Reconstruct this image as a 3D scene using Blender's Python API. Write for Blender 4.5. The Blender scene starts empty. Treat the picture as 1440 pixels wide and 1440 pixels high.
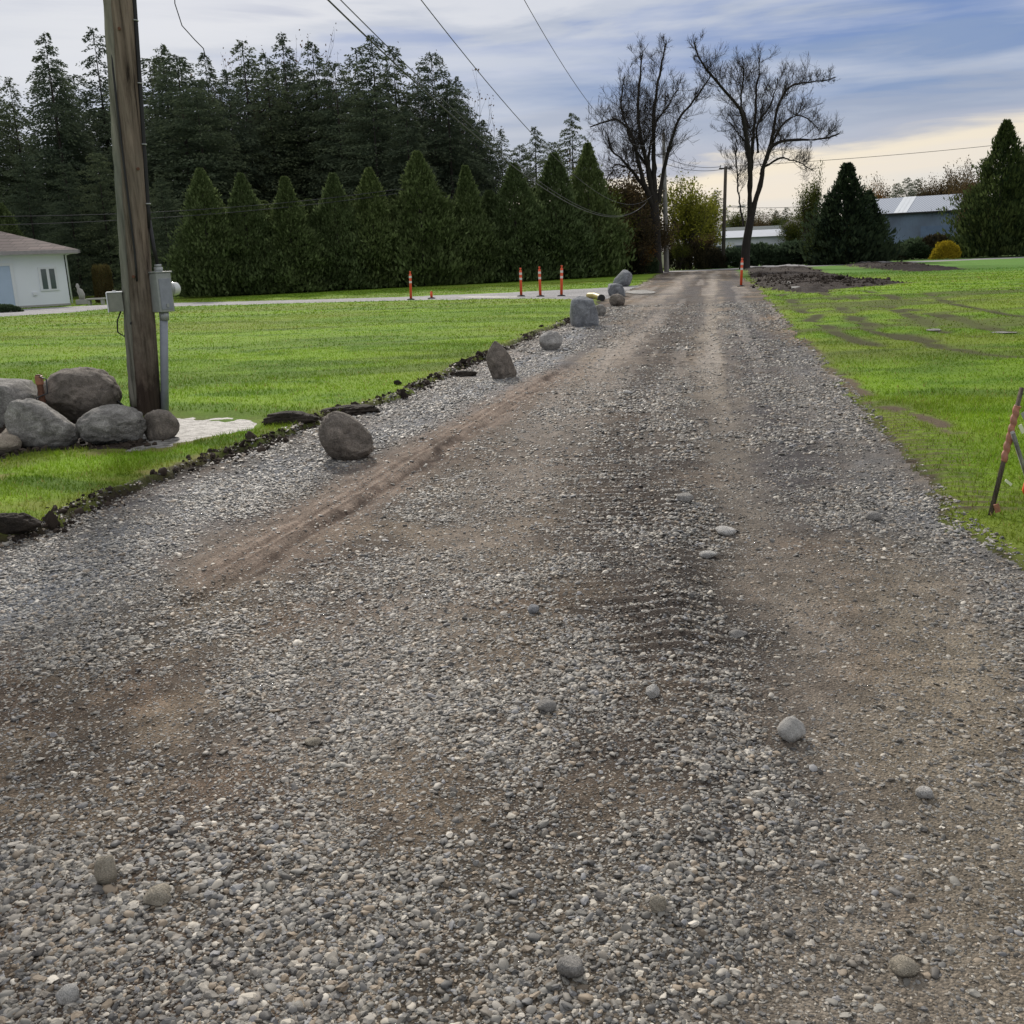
import bpy, bmesh, math, random, time
import numpy as np
from mathutils import Vector, Matrix
T0 = time.time()
rnd = random.Random(7)
rng = np.random.default_rng(11)
scene = bpy.context.scene
COL = scene.collection
PI = math.pi

# ------------------------------------------------------------------ camera
CH, PITCH, ROLL, F = 1.6, math.radians(14.34), math.radians(2.3), 1400.0
fw = np.array([0, math.cos(PITCH), -math.sin(PITCH)])
up0 = np.array([0, math.sin(PITCH), math.cos(PITCH)])
rt0 = np.array([1.0, 0, 0])
rt = math.cos(ROLL)*rt0 - math.sin(ROLL)*up0
up = math.sin(ROLL)*rt0 + math.cos(ROLL)*up0
cam_d = bpy.data.cameras.new("camera"); cam = bpy.data.objects.new("camera", cam_d); COL.objects.link(cam)
m = Matrix(((rt[0], up[0], -fw[0], 0), (rt[1], up[1], -fw[1], 0), (rt[2], up[2], -fw[2], CH), (0, 0, 0, 1)))
cam.matrix_world = m
cam_d.sensor_fit = 'HORIZONTAL'; cam_d.sensor_width = 36; cam_d.lens = 36*F/1440
cam_d.clip_start = 0.05; cam_d.clip_end = 6000
scene.camera = cam

def ray(px, py): return fw*F + (px-720)*rt - (py-720)*up
def P(px, py, z=0.0):                       # point of the level ground seen at a pixel
    d = ray(px, py); t = (z-CH)/d[2]
    return np.array([d[0]*t, d[1]*t, z])
def Q(px, py, Y):                           # point at world depth Y seen at a pixel
    d = ray(px, py); t = Y/d[1]
    return np.array([d[0]*t, Y, CH+d[2]*t])
def PL(lst): return np.array([P(*p)[:2] for p in lst])

# ------------------------------------------------------------------ helpers
def tag(o, label=None, cat=None, group=None, kind=None):
    if label: o['label'] = label
    if cat: o['category'] = cat
    if group: o['group'] = group
    if kind: o['kind'] = kind
    return o
def empty(name, loc, label=None, cat=None, group=None):
    o = bpy.data.objects.new(name, None); COL.objects.link(o); o.location = Vector(loc)
    o.empty_display_size = 0.2
    return tag(o, label, cat, group)
def link(name, me, mat=None, parent=None, loc=(0, 0, 0)):
    o = bpy.data.objects.new(name, me); COL.objects.link(o)
    if mat and not me.materials: me.materials.append(mat)
    if parent: o.parent = parent
    o.location = Vector(loc)
    return o
def np_mesh(name, V, Fa, cols=None, smooth=False, attr='col'):
    """V (n,3); Fa (m,k) int array, all faces the same size"""
    me = bpy.data.meshes.new(name)
    V = np.ascontiguousarray(V, dtype=np.float32); Fa = np.ascontiguousarray(Fa, dtype=np.int32)
    mF, k = Fa.shape
    me.vertices.add(len(V)); me.vertices.foreach_set('co', V.ravel())
    me.loops.add(mF*k); me.loops.foreach_set('vertex_index', Fa.ravel())
    me.polygons.add(mF)
    me.polygons.foreach_set('loop_start', np.arange(0, mF*k, k, dtype=np.int32))
    me.polygons.foreach_set('loop_total', np.full(mF, k, dtype=np.int32))
    me.polygons.foreach_set('use_smooth', np.full(mF, smooth, dtype=bool))
    if cols is not None:
        a = me.attributes.new(attr, 'FLOAT_COLOR', 'POINT')
        c = np.ones((len(V), 4), dtype=np.float32); c[:, :3] = cols
        a.data.foreach_set('color', c.ravel())
    me.update(calc_edges=True)
    return me
class MB:                                    # small mesh builder
    def __init__(s): s.bm = bmesh.new()
    def box(s, c, size, R=None, bevel=0):
        g = bmesh.ops.create_cube(s.bm, size=1.0); vs = g['verts']
        bmesh.ops.scale(s.bm, vec=Vector(size), verts=vs)
        if bevel:
            es = list({e for v in vs for e in v.link_edges})
            r = bmesh.ops.bevel(s.bm, geom=es, offset=bevel, segments=2, affect='EDGES', profile=0.5)
            vs = list({v for f in r['faces'] for v in f.verts} | {v for v in vs if v.is_valid})
        M = Matrix.Translation(Vector(c)) @ (R.to_4x4() if R else Matrix.Identity(4))
        bmesh.ops.transform(s.bm, matrix=M, verts=vs); return s
    def tube(s, pts, rad, n=8, cap=True):
        pts = [Vector(p) for p in pts]
        if not hasattr(rad, '__len__'): rad = [rad]*len(pts)
        rings = []; prev = None
        for i, p in enumerate(pts):
            t = (pts[min(i+1, len(pts)-1)]-pts[max(i-1, 0)]).normalized()
            if prev is None:
                a = t.cross(Vector((0, 0, 1)) if abs(t.z) < .9 else Vector((1, 0, 0))).normalized()
            else: a = (prev - t*prev.dot(t)).normalized()
            prev = a; b = t.cross(a)
            rings.append([s.bm.verts.new(p+(a*math.cos(2*PI*k/n)+b*math.sin(2*PI*k/n))*rad[i]) for k in range(n)])
        for r0, r1 in zip(rings, rings[1:]):
            for k in range(n):
                f = s.bm.faces.new((r0[k], r0[(k+1) % n], r1[(k+1) % n], r1[k])); f.smooth = True
        if cap: s.bm.faces.new(rings[0][::-1]); s.bm.faces.new(rings[-1])
        return s
    def poly(s, pts): s.bm.faces.new([s.bm.verts.new(Vector(p)) for p in pts]); return s
    def build(s, name, mat, parent=None, loc=(0, 0, 0)):
        me = bpy.data.meshes.new(name); bmesh.ops.recalc_face_normals(s.bm, faces=s.bm.faces)
        s.bm.to_mesh(me); s.bm.free()
        return link(name, me, mat, parent, loc)

# vectorised value noise
def _h(ix, iy, iz, seed):
    h = (ix*374761393 + iy*668265263 + iz*2147483647 + seed*1274126177) & 0xFFFFFFFF
    h = ((h ^ (h >> 13))*1274126177) & 0xFFFFFFFF
    return ((h ^ (h >> 16)) & 0xFFFFFF)/float(0xFFFFFF)
def vnoise(x, y, z=None, seed=0):
    x = np.asarray(x, float); y = np.asarray(y, float); z = np.zeros_like(x) if z is None else np.asarray(z, float)
    xi = np.floor(x).astype(np.int64); yi = np.floor(y).astype(np.int64); zi = np.floor(z).astype(np.int64)
    u = x-xi; v = y-yi; w = z-zi
    u = u*u*(3-2*u); v = v*v*(3-2*v); w = w*w*(3-2*w)
    r = 0
    for dx in (0, 1):
        for dy in (0, 1):
            for dz in ((0, 1) if np.any(w) else (0,)):
                r = r + _h(xi+dx, yi+dy, zi+dz, seed)*(u if dx else 1-u)*(v if dy else 1-v)*(w if dz else 1-w)
    return r
def fbm(x, y, z=None, oct=4, seed=0):
    r = 0; a = .5; t = 0
    for i in range(oct):
        r = r + a*vnoise(x*2**i, y*2**i, None if z is None else z*2**i, seed+i*17); t += a; a *= .5
    return r/t
def sst(a, b, x): t = np.clip((x-a)/(b-a), 0, 1); return t*t*(3-2*t)
def poly_sdf(x, y, poly):
    n = len(poly); d = np.full(x.shape, 1e18); ins = np.zeros(x.shape, bool)
    for i in range(n):
        ax, ay = poly[i]; bx, by = poly[(i+1) % n]
        ex, ey = bx-ax, by-ay; wx, wy = x-ax, y-ay
        t = np.clip((wx*ex+wy*ey)/(ex*ex+ey*ey+1e-12), 0, 1)
        d = np.minimum(d, (wx-ex*t)**2+(wy-ey*t)**2)
        c = ((ay <= y) & (by > y)) | ((by <= y) & (ay > y))
        with np.errstate(divide='ignore', invalid='ignore'):
            xi = ax+(y-ay)/(by-ay if by != ay else 1e-12)*ex
        ins ^= c & (x < xi)
    d = np.sqrt(d); return np.where(ins, -d, d)
def line_d(x, y, pl):                        # distance to an open polyline, signed offset, and arc length
    best = np.full(x.shape, 1e18); sg = np.zeros(x.shape); al = np.zeros(x.shape); L = 0
    for i in range(len(pl)-1):
        ax, ay = pl[i]; bx, by = pl[i+1]; ex, ey = bx-ax, by-ay; l = math.hypot(ex, ey)
        wx, wy = x-ax, y-ay; t = np.clip((wx*ex+wy*ey)/(l*l), 0, 1)
        q = (wx-ex*t)**2+(wy-ey*t)**2; k = q < best
        best = np.where(k, q, best); sg = np.where(k, (ex*wy-ey*wx)/l, sg); al = np.where(k, L+t*l, al); L += l
    return np.sqrt(best), sg, al

# ------------------------------------------------------------------ materials
def new_mat(name):
    mt = bpy.data.materials.new(name); mt.use_nodes = True; nt = mt.node_tree
    b = nt.nodes['Principled BSDF']; return mt, nt, b
def N(nt, t, **kw):
    n = nt.nodes.new(t)
    for k, v in kw.items(): setattr(n, k, v)
    return n
def noise_node(nt, scale, detail=4, rough=.6, coord='Object', stretch=None, dist=0):
    tc = N(nt, 'ShaderNodeTexCoord'); n = N(nt, 'ShaderNodeTexNoise')
    n.inputs['Scale'].default_value = scale; n.inputs['Detail'].default_value = detail
    n.inputs['Roughness'].default_value = rough; n.inputs['Distortion'].default_value = dist
    if stretch:
        mp = N(nt, 'ShaderNodeMapping'); mp.inputs['Scale'].default_value = stretch
        nt.links.new(tc.outputs[coord], mp.inputs[0]); nt.links.new(mp.outputs[0], n.inputs['Vector'])
    else: nt.links.new(tc.outputs[coord], n.inputs['Vector'])
    return n
def ramp(nt, src, stops):
    r = N(nt, 'ShaderNodeValToRGB'); nt.links.new(src, r.inputs[0]); e = r.color_ramp.elements
    while len(e) < len(stops): e.new(.5)
    for q, (p, c) in zip(e, stops): q.position = p; q.color = (*c, 1) if len(c) == 3 else c
    return r
def bump(nt, b, src, strength, dist):
    n = N(nt, 'ShaderNodeBump'); n.inputs['Strength'].default_value = strength; n.inputs['Distance'].default_value = dist
    nt.links.new(src, n.inputs['Height']); nt.links.new(n.outputs[0], b.inputs['Normal']); return n
def simple(name, c, rough=.6, metal=0, var=.25, scale=8, bmp=.2, bd=.01, stretch=None, c2=None, spec=.4):
    mt, nt, b = new_mat(name); n = noise_node(nt, scale, 5, .65, stretch=stretch)
    c2 = c2 or tuple(v*(1-var) for v in c)
    r = ramp(nt, n.outputs[0], [(.3, c2), (.7, c)])
    nt.links.new(r.outputs[0], b.inputs['Base Color']); b.inputs['Roughness'].default_value = rough
    b.inputs['Metallic'].default_value = metal; b.inputs['Specular IOR Level'].default_value = spec
    if bmp: bump(nt, b, n.outputs[0], bmp, bd)
    return mt
def attr_mat(name, rough=.9, scale=40, lo=.6, hi=1.4, bmp=.5, bd=.01, spec=.2, voro=None, vs=.5, kind='GEOMETRY', attr='col', coord='Object'):
    mt, nt, b = new_mat(name); a = N(nt, 'ShaderNodeAttribute', attribute_name=attr, attribute_type=kind)
    n = noise_node(nt, scale, 6, .7, coord=coord)
    r = ramp(nt, n.outputs[0], [(.3, (lo,)*3), (.7, (hi,)*3)])
    mx = N(nt, 'ShaderNodeMix', data_type='RGBA', blend_type='MULTIPLY'); mx.inputs[0].default_value = 1
    nt.links.new(a.outputs['Color'], mx.inputs[6]); nt.links.new(r.outputs[0], mx.inputs[7])
    out = mx.outputs[2]; hsrc = n.outputs[0]
    if voro:
        tc = N(nt, 'ShaderNodeTexCoord'); v = N(nt, 'ShaderNodeTexVoronoi'); v.inputs['Scale'].default_value = voro
        nt.links.new(tc.outputs[coord], v.inputs['Vector'])
        hs = N(nt, 'ShaderNodeSeparateColor'); nt.links.new(v.outputs['Color'], hs.inputs[0])
        r2 = ramp(nt, hs.outputs[0], [(0, (1-vs,)*3), (1, (1+vs, 1+vs, 1+vs*1.02))])
        m2 = N(nt, 'ShaderNodeMix', data_type='RGBA', blend_type='MULTIPLY'); m2.inputs[0].default_value = 1
        nt.links.new(out, m2.inputs[6]); nt.links.new(r2.outputs[0], m2.inputs[7]); out = m2.outputs[2]
        ad = N(nt, 'ShaderNodeMath', operation='MULTIPLY_ADD'); nt.links.new(v.outputs['Distance'], ad.inputs[0])
        ad.inputs[1].default_value = -1.2; nt.links.new(n.outputs[0], ad.inputs[2]); hsrc = ad.outputs[0]
    nt.links.new(out, b.inputs['Base Color']); b.inputs['Roughness'].default_value = rough
    b.inputs['Specular IOR Level'].default_value = spec
    if bmp: bump(nt, b, hsrc, bmp, bd)
    return mt
def leaf_mat(name, trans=.35, attr='col'):
    mt = bpy.data.materials.new(name); mt.use_nodes = True; nt = mt.node_tree
    for n in list(nt.nodes):
        if n.type != 'OUTPUT_MATERIAL': nt.nodes.remove(n)
    o = [n for n in nt.nodes][0]
    a = N(nt, 'ShaderNodeAttribute', attribute_name=attr)
    oi = N(nt, 'ShaderNodeObjectInfo'); r = ramp(nt, oi.outputs['Random'], [(0, (.8, .82, .85)), (1, (1.15, 1.12, 1.0))])
    mx = N(nt, 'ShaderNodeMix', data_type='RGBA', blend_type='MULTIPLY'); mx.inputs[0].default_value = 1
    nt.links.new(a.outputs['Color'], mx.inputs[6]); nt.links.new(r.outputs[0], mx.inputs[7])
    d = N(nt, 'ShaderNodeBsdfDiffuse'); t = N(nt, 'ShaderNodeBsdfTranslucent'); ms = N(nt, 'ShaderNodeMixShader')
    nt.links.new(mx.outputs[2], d.inputs[0]); nt.links.new(mx.outputs[2], t.inputs[0]); ms.inputs[0].default_value = trans
    nt.links.new(d.outputs[0], ms.inputs[1]); nt.links.new(t.outputs[0], ms.inputs[2]); nt.links.new(ms.outputs[0], o.inputs[0])
    return mt

M_leaf = leaf_mat('foliage', .3); M_grass = leaf_mat('grass_blades', .45)
M_road = attr_mat('road_gravel', .95, 95, .62, 1.4, .8, .006, .12, voro=130, vs=.35)
M_path = attr_mat('path_gravel', .9, 30, .75, 1.25, .6, .02, .2, voro=18, vs=.35)
M_lawn = attr_mat('lawn', .95, 30, .72, 1.28, .8, .02, .08)
M_soil = attr_mat('wet_soil', .85, 14, .5, 1.5, 1.0, .08, .15)
M_far = attr_mat('street', .8, 3, .9, 1.1, .1, .01, .3)
M_peb = attr_mat('pebble', .6, 30, .8, 1.2, .2, .004, .35, kind='INSTANCER', attr='pcol')
M_bark = simple('bark', (.035, .029, .025), .95, var=.5, scale=6, bmp=.6, bd=.05, stretch=(1, 1, .2))
M_twig = simple('twigs', (.045, .036, .03), .95, bmp=0)
M_galv = simple('grey_metal', (.36, .37, .37), .45, .25, .2, 14, .05, c2=(.26, .28, .27))
M_blueg = simple('grey_conduit', (.27, .29, .33), .5, 0, .25, 10, .1)
M_black = simple('black_cable', (.015, .015, .016), .5, bmp=0)
M_wire = simple('wire', (.05, .05, .055), .5, bmp=0)
M_white = simple('white_siding', (.76, .79, .84), .7, var=.06, scale=.5, bmp=0)
M_trim = simple('white_trim', (.7, .72, .75), .6, var=.05, scale=3, bmp=0)
M_door = simple('pale_door', (.42, .52, .66), .5, var=.08, scale=3, bmp=0)
M_glassd = simple('dark_pane', (.06, .09, .1), .08, var=.3, scale=2, bmp=0, spec=.8)
M_conc = simple('concrete', (.38, .37, .35), .85, var=.2, scale=2, bmp=.1)
M_orange = simple('orange_plastic', (.75, .10, .03), .45, var=.15, scale=20, bmp=0)
M_refl = simple('reflective_band', (.75, .68, .62), .35, var=.15, scale=30, bmp=0)
M_rubber = simple('black_rubber', (.03, .03, .03), .8, bmp=.1)
M_yellow = simple('yellow_pipe', (.34, .27, .06), .5, var=.2, scale=9, bmp=0)
M_tag = simple('pale_tag', (.75, .78, .55), .6, var=.1, scale=9, bmp=0)
M_rust = simple('rusty_iron', (.16, .07, .04), .8, var=.5, scale=40, bmp=.3)
M_tape = simple('orange_tape', (.42, .16, .09), .5, var=.4, scale=40, bmp=.2, c2=(.22, .12, .08))

def wood_mat(name, c1, c2, c3, damp=False):
    mt, nt, b = new_mat(name)
    n = noise_node(nt, 9, 8, .7, stretch=(1.6, 1.6, .09), dist=.4)
    n2 = noise_node(nt, 1.3, 4, .6, stretch=(1.5, 1.5, .45))
    r = ramp(nt, n.outputs[0], [(.34, c3), (.43, c2), (.58, c1), (.75, tuple(min(1, v*1.35) for v in c1))])
    r2 = ramp(nt, n2.outputs[0], [(.3, (.62, .66, .62)), (.7, (1.2, 1.1, 1.0))])
    mx = N(nt, 'ShaderNodeMix', data_type='RGBA', blend_type='MULTIPLY'); mx.inputs[0].default_value = 1
    nt.links.new(r.outputs[0], mx.inputs[6]); nt.links.new(r2.outputs[0], mx.inputs[7])
    out = mx.outputs[2]
    if damp:                                                        # creosote and damp stains rising from the butt of the pole
        tc = N(nt, 'ShaderNodeTexCoord'); sp = N(nt, 'ShaderNodeSeparateXYZ'); nt.links.new(tc.outputs['Object'], sp.inputs[0])
        n3 = noise_node(nt, 5, 5, .7, stretch=(1, 1, .5)); ad = N(nt, 'ShaderNodeMath', operation='MULTIPLY_ADD'); nt.links.new(n3.outputs[0], ad.inputs[0]); ad.inputs[1].default_value = -3.2; nt.links.new(sp.outputs[2], ad.inputs[2])
        mr = N(nt, 'ShaderNodeMapRange'); nt.links.new(ad.outputs[0], mr.inputs[0]); mr.inputs[1].default_value = -1.5; mr.inputs[2].default_value = -.2
        r4 = ramp(nt, mr.outputs[0], [(0, (.22, .2, .2)), (1, (1, 1, 1))]); m4 = N(nt, 'ShaderNodeMix', data_type='RGBA', blend_type='MULTIPLY'); m4.inputs[0].default_value = 1
        nt.links.new(out, m4.inputs[6]); nt.links.new(r4.outputs[0], m4.inputs[7]); out = m4.outputs[2]
    nt.links.new(out, b.inputs['Base Color']); b.inputs['Roughness'].default_value = .9
    b.inputs['Specular IOR Level'].default_value = .15
    bump(nt, b, n.outputs[0], .9, .03); return mt
M_pole = wood_mat('weathered_pole', (.235, .20, .17), (.13, .108, .09), (.025, .02, .018), True)
M_polegrey = wood_mat('grey_pole', (.36, .37, .38), (.28, .28, .29), (.18, .18, .18))
M_strip = wood_mat('grey_strip', (.27, .27, .24), (.17, .17, .15), (.06, .06, .05))
M_stake = wood_mat('stake_wood', (.22, .18, .15), (.12, .10, .085), (.05, .04, .035))

def rock_mat(name, c, c2, sc=5):
    mt, nt, b = new_mat(name)
    n = noise_node(nt, sc, 8, .7, dist=.6); n2 = noise_node(nt, sc*14, 3, .6)
    r = ramp(nt, n.outputs[0], [(.3, c2), (.47, tuple((a+d)/2 for a, d in zip(c, c2))), (.62, c), (.72, tuple(v*1.5 for v in c))])
    r2 = ramp(nt, n2.outputs[0], [(.35, (.7,)*3), (.65, (1.25,)*3)])
    mx = N(nt, 'ShaderNodeMix', data_type='RGBA', blend_type='MULTIPLY'); mx.inputs[0].default_value = 1
    nt.links.new(r.outputs[0], mx.inputs[6]); nt.links.new(r2.outputs[0], mx.inputs[7])
    nt.links.new(mx.outputs[2], b.inputs['Base Color']); b.inputs['Roughness'].default_value = .85
    b.inputs['Specular IOR Level'].default_value = .25
    ad = N(nt, 'ShaderNodeMath', operation='MULTIPLY_ADD'); nt.links.new(n2.outputs[0], ad.inputs[0]); ad.inputs[1].default_value = .15
    nt.links.new(n.outputs[0], ad.inputs[2]); bump(nt, b, ad.outputs[0], 1.0, .07); return mt
R_grey = rock_mat('grey_granite', (.33, .315, .29), (.10, .095, .085), 7)
R_brown = rock_mat('brown_granite', (.25, .215, .18), (.08, .07, .06), 7)
R_light = rock_mat('pale_granite', (.42, .40, .37), (.2, .19, .18))
R_blue = rock_mat('blue_grey_rock', (.27, .28, .295), (.095, .10, .11))
R_tan = rock_mat('tan_stone', (.42, .36, .28), (.25, .21, .17), 8)

# ------------------------------------------------------------------ layout on the ground
road_left = [(-700, 985), (-300, 880), (0, 762), (70, 742), (150, 702), (250, 664), (370, 626), (450, 592), (555, 562), (640, 520), (700, 492),
             (760, 468), (800, 452), (832, 436), (845, 421), (895, 403), (915, 391), (932, 383)]
road_right = [(1034, 379), (1046, 392), (1064, 405), (1090, 437), (1118, 470), (1160, 520), (1200, 565), (1245, 625), (1340, 735), (1440, 812), (1650, 965), (2100, 1240)]
cross = 79.5
RL = PL(road_left); RR = PL(road_right)
road_poly = np.vstack([RL, [[P(932, 383)[0]+.5, cross+.5], [P(1034, 379)[0]+.6, cross+.5]], RR, [[14, -30], [-14, -30]]])
path_poly = PL([(850, 423), (700, 421), (560, 423), (400, 427), (240, 431), (160, 433), (100, 440), (0, 446), (-500, 466),
                (-500, 452), (0, 436), (100, 431), (160, 428), (240, 426), (400, 422), (560, 417.5), (700, 412), (830, 405.5), (900, 401), (930, 404)])
soil_polys = [PL([(1050, 376), (1128, 374), (1150, 383), (1172, 389), (1215, 397), (1262, 399), (1210, 404), (1165, 408), (1140, 413), (1100, 408), (1072, 404), (1060, 390)]),
              PL([(1186, 373), (1240, 368), (1290, 371), (1310, 375), (1352, 379), (1290, 382), (1230, 377)]),
              PL([(60, 640), (20, 652), (-60, 660), (-60, 610), (60, 600), (180, 592), (250, 598), (236, 622), (180, 634)])]
puddle_poly = PL([(212, 596), (250, 584), (330, 585), (372, 593), (362, 606), (300, 618), (238, 634), (196, 640), (150, 642), (196, 626)])
blueband = PL([(-150, 900), (0, 850), (120, 790), (300, 690), (430, 652), (570, 590), (680, 540), (760, 500), (830, 460)])
ruts = PL([(240, 850), (285, 822), (400, 757), (520, 687), (600, 636), (700, 575), (820, 505)])
groove = PL([(270, 845), (350, 808), (480, 726), (600, 650), (690, 590), (800, 512)])
tanL = PL([(480, 1000), (560, 880), (690, 740), (780, 620), (850, 540), (920, 455), (960, 400), (978, 383)])
tanR = PL([(1180, 1440), (1130, 1200), (1100, 950), (1045, 720), (1005, 540), (1000, 440), (1003, 384)])
tanR2 = PL([(1440, 1440), (1380, 1150), (1320, 900), (1250, 780)])
dark1 = PL([(960, 1080), (930, 900), (900, 760), (900, 640), (920, 520), (960, 430), (985, 390)])
ridge = PL([(1010, 1300), (1050, 1120), (1010, 1000), (985, 850), (970, 700)])
dark3 = PL([(1190, 860), (1130, 700), (1070, 520), (1045, 440), (1020, 395)])
bluR = PL([(1440, 850), (1330, 770), (1230, 670), (1170, 580), (1110, 490)])
verge = PL([(1128, 480), (1160, 518), (1196, 550), (1235, 575), (1290, 592), (1345, 615)])
tread = PL([(1230, 580), (1275, 620), (1320, 680), (1360, 730)])
frut = [PL([(1150, 405), (1175, 425), (1200, 450), (1240, 468), (1275, 480)]), PL([(1240, 430), (1275, 448), (1310, 466), (1365, 476)]),
        PL([(1330, 445), (1380, 462), (1440, 474)]), PL([(1300, 412), (1345, 430), (1440, 448)]), PL([(1100, 415), (1130, 440), (1180, 470), (1230, 490)]),
        PL([(1190, 418), (1225, 432), (1290, 440), (1340, 452)]), PL([(1215, 410), (1262, 422), (1320, 428)]), PL([(1260, 470), (1330, 492), (1440, 505)])]

def masks(x, y):
    r = np.hypot(x, y); d = {}
    jag = .22*(fbm(x*1.3, y*1.3, seed=3)-.5)+.16*(fbm(x*5, y*5, seed=4, oct=3)-.5)
    d['road'] = poly_sdf(x, y, road_poly)+jag*(1+r*.02)
    d['path'] = poly_sdf(x, y, path_poly)+jag*1.5
    s = np.full(x.shape, 1e9)
    for k, p in enumerate(soil_polys): s = np.minimum(s, poly_sdf(x, y, p)+jag*(2.2 if k == 2 else 5)-(0 if k == 2 else .3*fbm(x, y, seed=9)))
    d['soil'] = s
    d['street'] = np.abs(y-(cross+2.6)-.02*x)-2.8
    return d
def height(x, y, D=None):
    D = D or masks(x, y); r = np.hypot(x, y)
    rs_ = np.where(x > .15*y, .16, 0); inroad = sst(.02+rs_, -.03-rs_*.6, D['road']); near = 1-sst(30, 60, r)
    h = .07*(fbm(x*.09, y*.12, seed=21)-.5)*sst(3, 20, r)
    h += (1-inroad)*(.045*near+.03*(fbm(x*.8, y*.8, seed=5)-.5)*sst(20, 8, r)+.015*(fbm(x*6, y*6, seed=6)-.5)*near)
    h += inroad*(.02*(fbm(x*1.7, y*1.7, seed=7)-.5)+.014*(fbm(x*9, y*9, seed=8, oct=3)-.5))
    # ruts pressed by tyres
    dd, sg, al = line_d(x, y, ruts)
    w = np.exp(-(dd/.30)**2)
    w = w*sst(0, .6, al)*sst(line_d(*ruts[-1:].T, ruts)[2][0], line_d(*ruts[-1:].T, ruts)[2][0]-1.5, al)
    h += inroad*w*(.009*np.cos(sg*2*PI/.15+1.5*fbm(al*.5, sg, seed=29))*(.3+fbm(al*1.2, sg*3, seed=30))+.016*(fbm(al*9, sg*14, seed=31)-.5))
    d2, _, _ = line_d(x, y, groove); h -= inroad*.045*np.exp(-(d2/.07)**2)*(1.3*fbm(x*2, y*2, seed=33)-.15)
    d3, sg3, al3 = line_d(x, y, ridge); h += inroad*(.035*np.exp(-((sg3-.12)/.14)**2)*np.exp(-np.maximum(d3-abs(sg3), 0)*3)*(.4+fbm(x*4, y*4, seed=35)))*(d3 < 1)
    for ln, wd, am in ((tanR, .3, -.018), (tanL, .35, -.012), (tanR2, .3, -.012)):
        d4, _, _ = line_d(x, y, ln); h += inroad*am*np.exp(-(d4/wd)**2)
    d5, _, al5 = line_d(x, y, dark1); h += inroad*.009*np.exp(-(d5/.5)**2)*np.sin(al5*2*PI/.125+3.5*fbm(x*1.6, y*1.6, seed=92)+1.6*fbm(x*7, y*7, seed=93))*(1-sst(5, 12, r))*sst(2.5, 4, r)*sst(.3, .5, fbm(x*1.5, y*1.5, seed=94))
    d6, _, al6 = line_d(x, y, tread); h += (1-inroad)*.008*np.exp(-(d6/.25)**2)*np.sin(al6*2*PI/.14)
    # cut turf edge on the left
    e = D['road']; h += .03*fbm(x*3, y*3, seed=36)*np.exp(-((e-.05)/.05)**2)*(x < r*.2)*near
    ins = sst(.1, -.5, D['soil']); far = sst(25, 40, r)
    h += ins*far*(.05+.32*(fbm(x*.9, y*.9, seed=41, oct=5)-.35))
    h -= ins*(1-far)*.03
    for ln in frut:
        d7, s7, _ = line_d(x, y, ln); h += (1-inroad)*(-.02*np.exp(-(d7/.2)**2))*(d7 < 2)
    h -= .03*sst(.15, -.2, poly_sdf(x, y, puddle_poly))
    return h

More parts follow.
